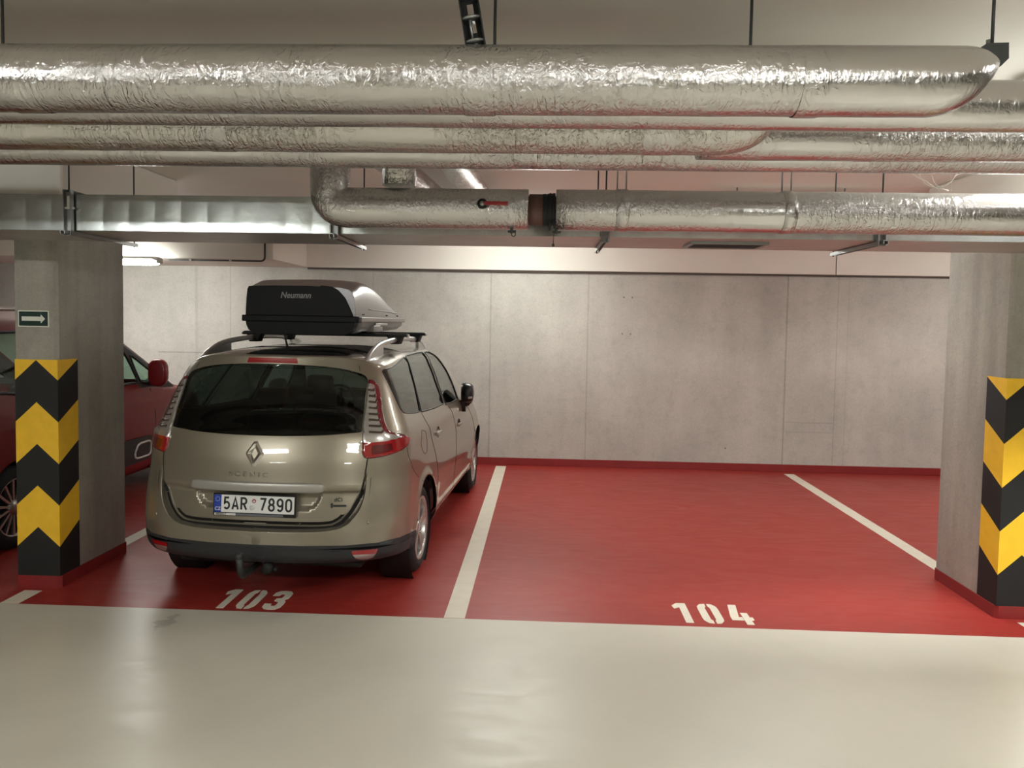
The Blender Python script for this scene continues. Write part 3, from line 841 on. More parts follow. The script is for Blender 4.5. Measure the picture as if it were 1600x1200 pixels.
O['rear_door_window'] = [(.5150, .9970), (.56, 1.0030), (.6255, 1.0085), (.7080, 1.0110), (.6900, .9880), (.6452, .9297), (.6030, .8172), (.5745, .6700), (.5720, .6680), (.5108, .6741), (.4260, .7025), (.4285, .7300), (.4430, .8123), (.4700, .9251)]
O['front_door_window'] = [(.7300, 1.0135), (.7550, 1.0170), (.7720, 1.0120), (.7800, .9877), (.7600, .9015), (.7300, .7767), (.6960, .6579), (.6940, .6460), (.6307, .6474), (.5860, .6600), (.5880, .6800), (.6100, .7927), (.6560, .9190), (.7080, .9880)]
O['windscreen'] = [(1.02, .648), (.93, .650), (.86, .660), (.815, .680), (.800, .720), (.803, .800), (.812, .900), (.822, .960), (.840, .980), (.90, .988), (1.02, .990)]
O['rear_door'] = [(.4236, .6960), (.4271, .6538), (.4339, .5844), (.4430, .5019), (.4530, .4300), (.4600, .3600), (.4640, .2500), (.4630, .1500), (.4600, .0700), (.50, .0620), (.5680, .0620), (.5730, .1500), (.5860, .3152), (.5960, .4708), (.5990, .5718), (.5960, .6325), (.5800, .6500), (.5820, .6800), (.6080, .8050), (.6520, .9270), (.7080, .9990), (.7180, 1.0150), (.6255, 1.0190), (.51, 1.0110), (.4960, .9900), (.4680, .9251), (.4420, .8180)]
O['front_door'] = [(.5962, .6325), (.5992, .5718), (.5962, .4708), (.5862, .3152), (.5732, .1500), (.5682, .0620), (.66, .0620), (.7250, .0620), (.7400, .15), (.7420, .35), (.7350, .52), (.7150, .630), (.7060, .6579), (.7400, .7767), (.7700, .9015), (.7900, .9877), (.7800, 1.0180), (.7560, 1.0240), (.7190, 1.0160), (.7100, .9990), (.6530, .9270), (.6090, .8050), (.5830, .6800), (.5810, .6500)]
O['fuel_flap'] = [(.3885, .6157), (.3970, .6150), (.4079, .5950), (.4134, .5317), (.4101, .4750), (.3990, .4740), (.3857, .5214), (.3815, .5632)]
O['bumper_trim'] = [(-.15, -.05), (-.15, .1135), (.06, .1128), (.1292, .1119), (.1957, .1143), (.2662, .1211), (.32, .1190), (.36, .1090), (.36, -.05)]
O['rear_bumper'] = [(-.15, .10), (-.15, .2015), (.04, .2010), (.082, .2000), (.104, .2065), (.118, .2285), (.131, .2675), (.145, .3215), (.1575, .3665), (.164, .4045), (.169, .4495), (.172, .4895), (.174, .5265), (.213, .5375), (.256, .5625), (.294, .5835), (.3070, .5400), (.3330, .4816), (.3560, .4095), (.3850, .3100), (.36, .10)]
O['reflector'] = [(.1400, .0840), (.1960, .0840), (.1930, .0600), (.1420, .0640)]
O['reflector_clear'] = [(.1425, .0630), (.1930, .0590), (.1860, .0400), (.1750, .0330), (.1600, .0330), (.1500, .0420)]
O['brake_light'] = [(-.15, .969), (.0425, .9675), (.0425, .9925), (-.15, .9935)]
O['roof_panel'] = [(-.15, 1.03), (.06, 1.030), (.13, 1.035), (.165, 1.06), (.19, 1.12), (.22, 1.15), (.34, 1.16), (.6, 1.16), (.78, 1.15), (.84, 1.10), (.93, 1.05), (1.02, 1.05), (1.02, 2.02), (-.15, 2.02)]
O['lamp_bulb'] = [(.182, .545), (.208, .553), (.234, .568), (.232, .600), (.206, .592), (.181, .586)]
O['headlamp'] = [(.845, .46), (.90, .44), (.935, .42), (.93, .37), (.90, .36), (.86, .39)]
O['front_grille'] = [(.955, .12), (1.02, .12), (1.02, .27), (.96, .27)]
SMOOTH = dict(rear_window=4, tail_lamp=4, lamp_clear=3, tailgate=3, ledge=3, quarter_window=3, rear_door_window=3, front_door_window=3, windscreen=3, rear_door=3, front_door=3, fuel_flap=4, rear_bumper=3, roof_panel=3, headlamp=3, lamp_white=3, lamp_bulb=3)
def level(P):                                       # keep outlines level where they cross the middle of the car
    out = []
    for i, p in enumerate(P):
        a, b = P[i - 1], P[(i + 1) % len(P)]
        if p[0] < -.1 and a[0] > -.1: out.append((-.04, p[1]))
        out.append(p)
        if p[0] < -.1 and b[0] > -.1: out.append((-.04, p[1]))
    return out
for k in list(O): O[k] = dens(level(O[k]) if min(q[0] for q in O[k]) < -.1 else O[k], True, SMOOTH.get(k, 1))
def arch(y0, R=.385, zc=.312):
    pts = []
    for t in np.linspace(-.62, PI + .62, 34):
        y, z = y0 + R * math.cos(t), zc + R * math.sin(t)
        if z >= ZB: pts.append(sv(y, z))
    a, b = pts[0], pts[-1]
    return np.array(pts + [(b[0], -.06), (a[0], -.06)])
WB = 2.77
O['arch_rear'] = arch(.03); O['arch_front'] = arch(WB + .02)

def inside(poly, p):
    x, y = p[:, 0], p[:, 1]; c = np.zeros(len(p), bool); j = len(poly) - 1
    for i in range(len(poly)):
        xi, yi = poly[i]; xj, yj = poly[j]
        if yi != yj:
            hit = ((yi > y) != (yj > y)) & (x < (xj - xi) * (y - yi) / (yj - yi) + xi)
            c ^= hit
        j = i
    return c
def sdist(poly, p):
    """signed distance in approximate metres, + inside"""
    q = p * SCL; P = poly * SCL; d = np.full(len(p), 1e9)
    for i in range(len(P)):
        a, b = P[i - 1], P[i]; ab = b - a; L2 = (ab * ab).sum()
        if L2 < 1e-14: continue
        t = np.clip(((q - a) @ ab) / L2, 0, 1)
        d = np.minimum(d, np.hypot(*(q - a - t[:, None] * ab).T))
    return np.where(inside(poly, p), d, -d)
def sstep(x): x = np.clip(x, 0, 1); return x * x * (3 - 2 * x)

def base_normal(p, F):
    h = 1e-4
    s0, s1 = np.clip(p[:, 0] - h, 0, 1), np.clip(p[:, 0] + h, 0, 1)
    v0, v1 = np.clip(p[:, 1] - h, 0, 1.9985), np.clip(p[:, 1] + h, 0, 1.9985)
    a = F(np.stack([s1, p[:, 1]], 1)) - F(np.stack([s0, p[:, 1]], 1))
    b = F(np.stack([p[:, 0], v1], 1)) - F(np.stack([p[:, 0], v0], 1))
    n = np.cross(a, b); l = np.linalg.norm(n, axis=1, keepdims=True); n = n / np.maximum(l, 1e-12)
    return n
def F0(p): return surf(p[:, 0], p[:, 1])
def skin(p):
    """body skin with the recesses, bulges and flares worked in"""
    P = F0(p); s, v = p[:, 0], p[:, 1]
    rear = s < .36
    D = np.zeros(len(p))
    if rear.any():
        q = p[rear]; vv = q[:, 1]
        led = sstep(sdist(O['ledge'], q) / .028) * sstep((.395 - vv) / .05)
        step = sstep((.372 - vv) / .012) * sstep(sdist(O['tailgate'], q) / .01)
        rec = sstep(sdist(O['plate_recess'], q) / .030)
        strip_over = sstep((vv - .352) / .012) * sstep((.41 - vv) / .03) * sstep((.10 - q[:, 0]) / .01)
        gap = sstep(sdist(O['ledge'], q) / .014) * sstep((-sdist(O['tailgate'], q) + .002) / .008) * sstep((.47 - vv) / .06)
        D[rear] = .028 * led + .034 * gap + .014 * step + .030 * rec - .006 * strip_over
    P[:, 1] += D
    near = (s < .36)
    out = np.zeros(len(p))
    if near.any():
        q = p[near]
        out[near] += .012 * sstep((sdist(O['tail_lamp'], q) + .002) / .014)
        out[near] -= .003 * sstep(sdist(O['rear_window'], q) / .006)
        out[near] += .004 * sstep((sdist(O['bumper_trim'], q)) / .008)
    side = (s > .25) & (s < .86)
    if side.any():
        q = p[side]
        for k in ('arch_rear', 'arch_front'):
            out[side] += .013 * np.exp(-((np.minimum(0, sdist(O[k], q)) + .004) / .028) ** 2)
        vv = q[:, 1]
        out[side] += .006 * np.exp(-((vv - .60) / .045) ** 2) * sstep((q[:, 0] - .33) / .05)     # shoulder
        out[side] -= .008 * np.exp(-((vv - .17) / .05) ** 2) * sstep((q[:, 0] - .45) / .03) * sstep((.74 - q[:, 0]) / .03)  # scalloped door bottom
    n = base_normal(p, F0)
    P = P + n * out[:, None]
    return P

def build_skin():
    pts = [];
    def row(v, st):
        s = 0.0
        while s < 1 - 1e-6:
            pts.append((s, v)); s += st(s)
        pts.append((1.0, v))
    vs_ = list(np.arange(0, 1.0, .0125)) + list(np.arange(1.0, 1.2, .02)) + list(np.arange(1.2, 1.97, .05)) + [1.998]
    for i, v in enumerate(vs_):
        if v <= 1.0: row(v, lambda s: .0030 if s < .25 else .0042 if s < .36 else .0075 if s < .8 else .012)
        else: row(v, lambda s: .008 if s < .36 else .014)
    for path in (dens(O['ledge'], True, 1), dens(tg_side[:-1] + [(0, .2018)], False, 4)):
        q = path * SCL
        for i in range(len(q) - 1):
            d = q[i + 1] - q[i]; l = np.linalg.norm(d)
            if l < 1e-5: continue
            nn = np.array([-d[1], d[0]]) / l
            for k in range(max(1, int(l / .007))):
                for o in (-.012, -.008, -.004, .004, .008, .012, .016):
                    c = (q[i] + d * (k * .007 / l) + nn * o) / SCL
                    if 0 < c[0] < 1: pts.append((c[0], c[1]))
    for v in np.arange(.158, .235, .003): pts.append((0.0, float(v)))
    pts = np.array(pts)
    edges = []; P = [tuple(p) for p in pts * SCL]
    keep = np.ones(len(P), bool)
    used = ['ledge', 'rear_window', 'tail_lamp', 'lamp_clear', 'lamp_white', 'lamp_bulb', 'tailgate', 'quarter_window', 'rear_door_window', 'front_door_window', 'windscreen', 'rear_door', 'front_door', 'fuel_flap', 'bumper_trim', 'rear_bumper', 'reflector', 'reflector_clear', 'brake_light', 'roof_panel', 'headlamp', 'front_grille', 'arch_rear', 'arch_front']
    # thin out grid points lying almost on an outline
    for k in used:
        d = np.abs(sdist(O[k], pts)); keep &= (d > .0035) | (pts[:, 0] <= 0) | (pts[:, 0] >= 1)
    P = [p for p, k in zip(P, keep) if k]
    for k in used:
        b = len(P); poly = O[k] * SCL
        P += [tuple(p) for p in poly]; n = len(poly)
        edges += [(b + i, b + (i + 1) % n) for i in range(n)]
    b = len(P)                                     # limits of the half body
    lim = [(0, 0), (1, 0), (1, 1.998), (0, 1.998)]
    P += [(a * SCL[0], c * SCL[1]) for a, c in lim]; edges += [(b, b + 1), (b + 1, b + 2), (b + 2, b + 3), (b + 3, b)]
    out = delaunay_2d_cdt([Vector(p) for p in P], edges, [], 0, 1e-5)
    V = np.array([tuple(v) for v in out[0]]) / SCL
    T = np.array([tuple(f) for f in out[2] if len(f) == 3])
    c = V[T].mean(1)
    ok = (c[:, 0] > 0) & (c[:, 0] < 1) & (c[:, 1] > 0) & (c[:, 1] < 1.998)
    T = T[ok]; c = c[ok]
    part = np.full(len(T), 'body', dtype=object)
    order = ['roof_panel', 'headlamp', 'front_grille', 'rear_bumper', 'bumper_trim', 'reflector', 'reflector_clear', 'tailgate', 'rear_door', 'front_door', 'fuel_flap', 'windscreen', 'brake_light', 'rear_window', 'quarter_window', 'rear_door_window', 'front_door_window', 'tail_lamp', 'lamp_clear', 'lamp_white', 'arch_rear', 'arch_front']
    for k in order:
        h = inside(O[k], c)
        if k in ('lamp_clear', 'lamp_white'): h &= np.isin(part, ['tail_lamp', 'lamp_clear'])
        part[h] = k
    part[(part == 'tail_lamp') & (c[:, 1] < .6405 - .0 * c[:, 0]) & (c[:, 0] < .33) & (c[:, 1] < .600 + (c[:, 0] - .166) * .30)] = 'lamp_red'
    part[(part == 'lamp_red') & inside(O['lamp_bulb'], c)] = 'lamp_bulb'
    return V, T, part
V_, T_, PART = build_skin()
VP = np.clip(V_, [0, 0], [1, 1.998])
XYZ = skin(VP); NRM = base_normal(VP, skin)
flip = NRM[:, 1] * 0
# make normals point outwards
ctr = np.array([0, .9, .8]); sg_ = np.sign(((XYZ - ctr) * NRM).sum(1)); 
if np.median(sg_) < 0: NRM = -NRM
bad = ~np.isfinite(NRM).all(1) | (np.linalg.norm(NRM, axis=1) < .5)
NRM[bad] = (0, 0, 1)
top_ = VP[:, 1] > 1.9
NRM[top_] = (0, 0, 1)

def skin_part(names, obname, mt, parent, sides=(1, -1), offset=0.0, thick=0.0, inner=None):
    names = [names] if isinstance(names, str) else names
    sel = np.isin(PART, names); T = T_[sel]
    allv = []; allf = []; alln = []; k0 = 0
    for sd in sides:
        u, inv_ = np.unique(T, return_inverse=True); f = inv_.reshape(-1, 3)
        P = XYZ[u] + NRM[u] * offset; n = NRM[u].copy()
        P = P * [sd, 1, 1]; n = n * [sd, 1, 1]
        a, b, c = P[f[:, 0]], P[f[:, 1]], P[f[:, 2]]
        g = (np.cross(b - a, c - a) * (n[f[:, 0]])).sum(1)
        f = np.where(g[:, None] < 0, f[:, ::-1], f)
        allv.append(P); alln.append(n); allf.append(f + k0); k0 += len(P)
        if thick:
            allv.append(P - n * thick); alln.append(-n); allf.append(f[:, ::-1] + k0); k0 += len(P)
    Pv = np.concatenate(allv); Pf = np.concatenate(allf); Pn = np.concatenate(alln)
    me = bpy.data.meshes.new(obname)
    me.from_pydata(Pv.tolist(), [], Pf.tolist())
    me.materials.append(mt)
    me.polygons.foreach_set('use_smooth', [True] * len(me.polygons))
    me.update()
    me.normals_split_custom_set_from_vertices(Pn.tolist())
    return link(obname, me, parent)

def skin_line(path, name, mt, parent, r=.0025, sides=(1, -1), off=0.0, closed=False):
    p = np.array(path); p = p[(p[:, 0] >= -.0001) & (p[:, 0] <= 1.0001) & (p[:, 1] >= 0)]
    P = skin(np.clip(p, [0, 0], [1, 1.998])); n = base_normal(np.clip(p, [0.0005, 0.0005], [.9995, 1.99]), skin)
    P = P + n * off * (1 if ((P - ctr) * n).sum(1).mean() > 0 else -1)
    mb = MB()
    if closed: P = np.concatenate([P, P[:1]])
    for sd in sides: mb.tube([Vector(x * np.array([sd, 1, 1])) for x in P], r, 6, cap=not closed)
    return mb.build(name, mt, parent)

CAR_LOC = (-1.7611, 5.5572, 0)
CAR_ROT = -math.radians(2.7)
car = empty('car', 'beige compact people carrier parked nose to the wall in bay 103, carrying a roof box', 'car', CAR_LOC, CAR_ROT)

body = skin_part('body', 'body_shell', M_paint, car)
tg = skin_part('tailgate', 'tailgate', M_paint, car)
for sd in (1, -1):
    skin_line(dens(tg_side[:5], False), 'gap', M_groove, tg, .0042, (sd,))
    skin_line(dens([(.1850, .975), (.1800, .945)], False), 'spoiler_gap', M_groove, tg, .002, (sd,))
rw = skin_part('rear_window', 'rear_window', M_glass_rear, tg)
bl = skin_part('brake_light', 'brake_light', M_redlens, tg, offset=.002); bl['label'] = 'red high level brake light'
rb = skin_part('rear_bumper', 'rear_bumper', M_paint, car)
seam = dens([(.2960, .5800), (.3071, .5332), (.3331, .4816), (.3563, .4095), (.3880, .3183)], False)
for sd in (1, -1): skin_line(seam, 'gap', M_groove, rb, .0018, (sd,))
bt = skin_part('bumper_trim', 'bumper_trim', M_plastic, car); bt['label'] = 'dark grey plastic bumper trim'
for sd, nm in ((1, 'right'), (-1, 'left')):
    rf = skin_part('reflector', 'reflector', M_redlens, car, (sd,), offset=.002); rf['label'] = 'red rear reflector'
    skin_part('reflector_clear', 'reverse_lens', M_clearlens, rf, (sd,), offset=.001)
    lp = skin_part('tail_lamp', 'tail_lamp', M_redborder, car, (sd,)); lp['label'] = 'red and clear tail lamp'
    skin_part('lamp_red', 'red_lens', M_redlens, lp, (sd,))
    skin_part('lamp_bulb', 'bulb_lens', M_bulb, lp, (sd,))
    skin_part('lamp_clear', 'clear_lens', M_clearlens, lp, (sd,))
    skin_part('lamp_white', 'reversing_lens', M_chrome if False else M_clearlens, lp, (sd,), offset=.002)
    ribs = MB()                                    # dark ribs inside the clear arm
    for k in range(8):
        v = .650 + k * .029; a = .176 + (v - .652) * .075; b = .2105 - max(0, .70 - v) * -.10
        b = min(b, .213)
        q = np.array([(a + (b - a) * t / 6, v + (0.010 if t == 6 else 0)) for t in range(7)])
        P = skin(q)
        ribs.tube([Vector(x * np.array([sd, 1, 1])) for x in P], .0075, 8)
    ribs.build('lens_rib', M_lensdark, lp)['kind'] = 'stuff'
    skin_line(O['tail_lamp'], 'lamp_seal', M_groove, lp, .0022, (sd,), closed=True)
    qwn = skin_part('quarter_window', 'quarter_window', M_tint, car, (sd,), offset=-.002)
    skin_line(O['quarter_window'], 'window_seal', M_seal, qwn, .0045, (sd,), closed=True)
    for dn, wn, hy, hz in (('rear_door', 'rear_door_window', .56, .935), ('front_door', 'front_door_window', 1.62, .865)):
        d = skin_part(dn, dn, M_paint, car, (sd,))
        g = np.array([p for p in O[dn] if p[1] < .70]); g = np.concatenate([g])
        # lower outline starting at the belt
        i0 = int(np.argmax(g[:, 1]))
        skin_line(np.array([p for p in dens(dict(rear_door=[(.4236, .6960), (.4271, .6538), (.4339, .5844), (.4430, .5019), (.4530, .4300), (.4600, .3600), (.4640, .2500), (.4630, .1500), (.4600, .0700), (.50, .0620), (.5680, .0620)], front_door=[(.5962, .6400), (.5992, .5718), (.5962, .4708), (.5862, .3152), (.5732, .1500), (.5682, .0620), (.66, .0620), (.7250, .0620), (.7400, .15), (.7420, .35), (.7350, .52), (.7150, .630)])[dn], False)]), 'gap', M_groove, d, .0022, (sd,))
        wnd = skin_part(wn, 'window', M_tint if dn == 'rear_door' else M_glass, d, (sd,), offset=-.003)
        skin_line(O[wn], 'window_seal', M_seal, d, .0065, (sd,), closed=True)
        # pull handle with its dark cup
        s0 = s_at(hy, hz); P = skin(np.array([[s0, float(vz(s0, hz))]]))[0] * np.array([sd, 1, 1])
        h = MB().box(P[0] - .012, P[0] + .022, P[1] - .085, P[1] + .085, P[2] - .014, P[2] + .016, bev=.012)
        hd = h.build('door_handle', M_paint, d)
        cup = MB(); ring = [(P[0] + sd * (.0025), P[1] + .010 + .052 * math.cos(t), P[2] + .004 + .045 * math.sin(t)) for t in [i * PI / 10 for i in range(20)]]
        cup.add(ring + [(P[0] - sd * .004, P[1] + .010, P[2])], [(i, (i + 1) % 20, 20) for i in range(20)], 0, True); cup.build('handle_cup', M_groove, d)
        MB().box(P[0] - .010, P[0] + .016, P[1] - .02, P[1] + .02, P[2] - .055, P[2] - .04, bev=.006).build('lock_cap', M_satin, hd) if dn == 'rear_door' and False else None
    ff = skin_line(O['fuel_flap'], 'fuel_flap_gap', M_groove, car, .0018, (sd,), closed=True) if sd == 1 else None
    # black door mirror, folded against the door
    px, py, pz = sd * .945, 1.80, 1.105
    m_ = MB()
    vs = []; fs = []; n = 20; rows_ = [(-.056, .090, .078), (-.052, .105, .092), (-.02, .112, .098), (.025, .106, .092), (.050, .080, .072), (.060, .03, .03)]
    e = lambda c: math.copysign(abs(c) ** .72, c)
    for (dx, ry, rz) in rows_:
        for k in range(n):
            t = 2 * PI * k / n
            vs.append((px + sd * (dx + .012 * math.cos(t) * 0), py + .03 + e(math.cos(t)) * ry - dx * .35, pz + .035 + e(math.sin(t)) * rz))
    for i in range(len(rows_) - 1):
        for k in range(n): fs.append((i * n + k, i * n + (k + 1) % n, (i + 1) * n + (k + 1) % n, (i + 1) * n + k))
    fs.append(tuple(range(n))); fs.append(tuple(range(len(vs) - n, len(vs))))
    m_.add(vs, fs, 0, True)
    m_.prism([(py - .04, pz - .03), (py + .13, pz - .03), (py + .11, pz - .12), (py + .05, pz - .15)], lambda a, b, d: (d, a, b), sd * .865, sd * .925)
    m_.tube([(sd * .87, py + .10, pz - .095), (px - sd * .02, py + .09, pz - .07), (px + sd * .005, py + .06, pz - .02)], [.030, .036, .05], 12)
    mir = m_.build('door_mirror', M_blackmirror, car); mir['label'] = 'black door mirror'
    MB().box(px - sd * .0535 - .002, px - sd * .0535 + .002, py - .03, py + .12, pz - .02, pz + .09, bev=.0015).build('mirror_glass', M_chrome, mir)
    MB().box(px + sd * .035 - .018, px + sd * .035 + .018, py - .085, py - .02, pz - .012, pz + .012, bev=.006).build('repeater', M_clearlens, mir)
    # roof rail: a long bow with solid feet
    xr = sd * .575
    top = smooth_path([(xr, -.40, 1.535), (xr, -.30, 1.585), (xr, -.12, 1.635), (xr, .12, 1.660), (xr, .55, 1.676), (xr, 1.0, 1.668), (xr, 1.32, 1.640), (xr, 1.52, 1.575)], 6)
    rl = MB().tube([Vector(p) for p in top], .020, 12, flat=(.85, 1.0))
    for (ya, yb) in ((-.40, .06), (1.20, 1.52)):
        q = [p for p in top if ya - .001 <= p[1] <= yb + .001]
        fill = [(p[1], p[2]) for p in q] + [(q[-1][1], 1.545), (q[0][1], 1.525)]
        rl.prism(fill, lambda a, b, d: (d, a, b), xr - .013, xr + .013)
    rl.build('roof_rail', M_satin, car)['label'] = 'silver roof rail'
skin_part('fuel_flap', 'fuel_flap', M_paint, car, (1,))
skin_part('fuel_flap', 'side_panel', M_paint, car, (-1,))
ws = skin_part('windscreen', 'windscreen', M_glass, car)
skin_part('roof_panel', 'roof_panel', M_blackgloss, car)['label'] = 'black glass roof'
skin_part('headlamp', 'headlamp', M_clearlens, car, (1,)); skin_part('headlamp', 'headlamp', M_clearlens, car, (-1,))
skin_part('front_grille', 'front_grille', M_blackmat, car)

# dark lining inside the shell, open at the windows
skin_part(['body', 'tailgate', 'rear_door', 'front_door', 'rear_bumper', 'roof_panel', 'tail_lamp', 'lamp_red', 'lamp_bulb', 'lamp_clear', 'lamp_white', 'fuel_flap', 'headlamp', 'front_grille', 'bumper_trim', 'reflector', 'reflector_clear', 'brake_light'], 'cabin_lining', M_inner, car, offset=-.028)
it = MB(); it.box(-.60, .60, -.60, 3.2, .24, .30); it.box(-.62, .62, -.62, .25, .30, .82, bev=.05)
it.box(-.66, .66, 1.95, 2.35, .45, 1.02, bev=.08)
it.build('floor_pan', M_inner, car)
st_ = MB()
def seat(x, y, w, hz):
    st_.box(x - w / 2, x + w / 2, y - .06, y + .08, .45, hz, bev=.05)
    st_.box(x - w / 2, x + w / 2, y, y + .48, .34, .50, bev=.05)
    st_.box(x - .125, x + .125, y - .045, y + .055, hz + .03, hz + .19, bev=.045)
    for q in (-.05, .05): st_.tube([(x + q, y, hz - .02), (x + q, y, hz + .05)], .008, 6)
for x in (-.46, 0, .46): seat(x, .56, .43, 1.07)
for x in (-.37, .37): seat(x, 1.42, .50, 1.12)
st_.build('seats', M_seatm, car)
sw = MB(); sw.tube([(-.37 + .18 * math.cos(t), 1.93 + .06 * math.sin(t), 1.0 + .17 * math.sin(t)) for t in [i * PI / 14 for i in range(29)]], .014, 8, cap=False)
sw.tube([(-.37, 1.93, 1.0), (-.37, 2.1, .93)], .03, 8); sw.build('steering_wheel', M_seatm, car)
MB().box(-.055, .055, 1.72, 1.75, 1.30, 1.37, bev=.012).tube([(0, 1.76, 1.36), (0, 1.80, 1.44)], .01, 6).build('rear_view_mirror', M_blackmat, car)

# wheels
def wheel(x, y, sd, zr=.319):
    R = zr; w = .205
    xo = sd * w / 2
    t = MB().lathe([(-w / 2 + .02, .222), (-w / 2, .245), (-w / 2 + .003, R - .052), (-w / 2 + .014, R - .026), (-w / 2 + .036, R - .008), (-.04, R - .001), (.04, R - .001), (w / 2 - .036, R - .008), (w / 2 - .014, R - .026), (w / 2 - .003, R - .052), (w / 2, .245), (w / 2 - .02, .222)], (0, 0, 0), 'x', 64)
    wo = t.build('wheel', M_tyre, car); wo.location = (x, y, zr)
    wo['label'] = 'tyre on an alloy wheel'
    rim = MB()
    f = sd
    rim.lathe([(f * .075, .222), (f * .094, .232), (f * .098, .224), (f * .086, .205), (f * .02, .196), (-f * .06, .20)], (0, 0, 0), 'x', 64)
    for k in range(5):
        a = 2 * PI * k / 5 + PI / 2
        for dd in (-.13, .13):
            p0 = np.array([math.cos(a + dd * .55), math.sin(a + dd * .55)]) * .045; p1 = np.array([math.cos(a + dd), math.sin(a + dd)]) * .208
            dirv = (p1 - p0) / np.linalg.norm(p1 - p0); nn = np.array([-dirv[1], dirv[0]])
            w0, w1 = .016, .019
            q = [(*(p0 + nn * w0), .078), (*(p0 - nn * w0), .078), (*(p1 - nn * w1), .084), (*(p1 + nn * w1), .084)]
            top = [(f * h, yy, zz) for (yy, zz, h) in q]; bot = [(f * (h - .035), yy * 1, zz) for (yy, zz, h) in q]
            rim.add(top + bot, [(0, 1, 2, 3), (7, 6, 5, 4), (0, 4, 5, 1), (1, 5, 6, 2), (2, 6, 7, 3), (3, 7, 4, 0)])
    rim.lathe([(f * .04, .062), (f * .078, .060), (f * .084, .052), (f * .086, 0)], (0, 0, 0), 'x', 32)
    rm = rim.build('alloy_rim', M_alloy, wo, bevel=.004)
    b = MB()
    for k in range(5):
        a = 2 * PI * k / 5 + PI / 2 + PI / 5
        b.lathe([(f * .080, 0), (f * .080, .009), (f * .090, .008), (f * .090, 0)], (0, .036 * math.cos(a), .036 * math.sin(a)), 'x', 8)
    b.lathe([(f * .086, .026), (f * .091, .024), (f * .091, 0)], (0, 0, 0), 'x', 24)
    b.build('hub_cap', M_satin, wo)
    MB().lathe([(f * .01, .14), (f * .022, .14), (f * .022, .05), (f * .01, .05)], (0, 0, 0), 'x', 40).build('brake_disc', M_dsteel, wo)
    lin_ = MB().lathe([(-.13, .0), (-.13, .378), (.085, .378)], (0, 0, 0), 'x', 48) if sd > 0 else MB().lathe([(.13, .0), (.13, .378), (-.085, .378)], (0, 0, 0), 'x', 48)
    lo = lin_.build('wheel_arch_liner', M_blackmat, car); lo.location = (x, y + .03 if y < 1 else y + .02, .312)
for sd in (1, -1):
    wheel(sd * .790, 0, sd); wheel(sd * .785, WB, sd)

# number plate: frame, plate, blue field, characters
def MP(x, z, y=-.8525, tilt=math.radians(-7)):
    return Matrix.Translation((x, y, z)) @ Matrix.Rotation(PI / 2 + tilt, 4, 'X')
PX, PZ, PT = -.004, .654, math.radians(-5)
q = skin(np.array([[.001, float(vz(.001, PZ))]]))[0]
fr = MB().box(-.268, .268, -.006, .008, -.075, .064, bev=.004).build('number_plate', M_blackmat, car)
zz_ = np.linspace(PZ - .08, PZ + .07, 16); yy_ = skin(np.stack([np.full(16, .001), vz(np.full(16, .001), zz_)], 1))[:, 1]
fr.location = (PX, float(yy_[0]) - .004, PZ); fr.rotation_euler = (PT, 0, 0); fr['label'] = 'white number plate in a black frame'
def onplate(b, name, m): return b.build(name, m, fr)
# everything on the plate is merged into few sub-parts
onplate(MB().box(-.260, .260, -.0085, -.006, -.053, .055), 'plate', M_plate)
onplate(MB().box(-.260, -.213, -.0092, -.0080, -.053, .055), 'blue_field', M_plateblue)
RX = Matrix.Rotation(PI / 2, 4, 'X')
def ptext(name, s, x, z, size, mt, xs=1.0, wt=0.0, y=-.0092, sp=1.0, al='LEFT', sh=0.0, par=None):
    return text_mesh(name, s, mt, par or fr, Matrix.Translation((x, y, z)) @ RX, size, .0006, xs, wt, sh, al, sp)
def arc(cx, cz, rx, rz, a0, a1, n=9): return [(cx + rx * math.cos(math.radians(a0 + (a1 - a0) * k / n)), cz + rz * math.sin(math.radians(a0 + (a1 - a0) * k / n))) for k in range(n + 1)]
GLY = {                                             # strokes in a 1 x 1 cell
 '5': [[(.88, 1), (.18, 1), (.12, .56)] + arc(.48, .34, .46, .29, 140, -145)],
 'A': [[(.0, 0), (.5, 1), (1, 0)], [(.18, .30), (.82, .30)]],
 'R': [[(.06, 0), (.06, 1), (.5, 1)] + arc(.55, .75, .40, .25, 90, -90) + [(.06, .5)], [(.5, .5), (.98, 0)]],
 '7': [[(.02, 1), (.95, 1), (.35, 0)]],
 '8': [arc(.5, .75, .40, .25, 0, 360, 20), arc(.5, .255, .46, .255, 0, 360, 20)],
 '9': [arc(.5, .70, .46, .30, 0, 360, 20), [(.96, .70), (.93, .40)] + arc(.50, .30, .43, .30, 0, -150, 10)],
 '0': [arc(.5, .70, .46, .30, 0, 180, 10) + arc(.5, .30, .46, .30, 180, 360, 10) + [(.96, .70)]],
}
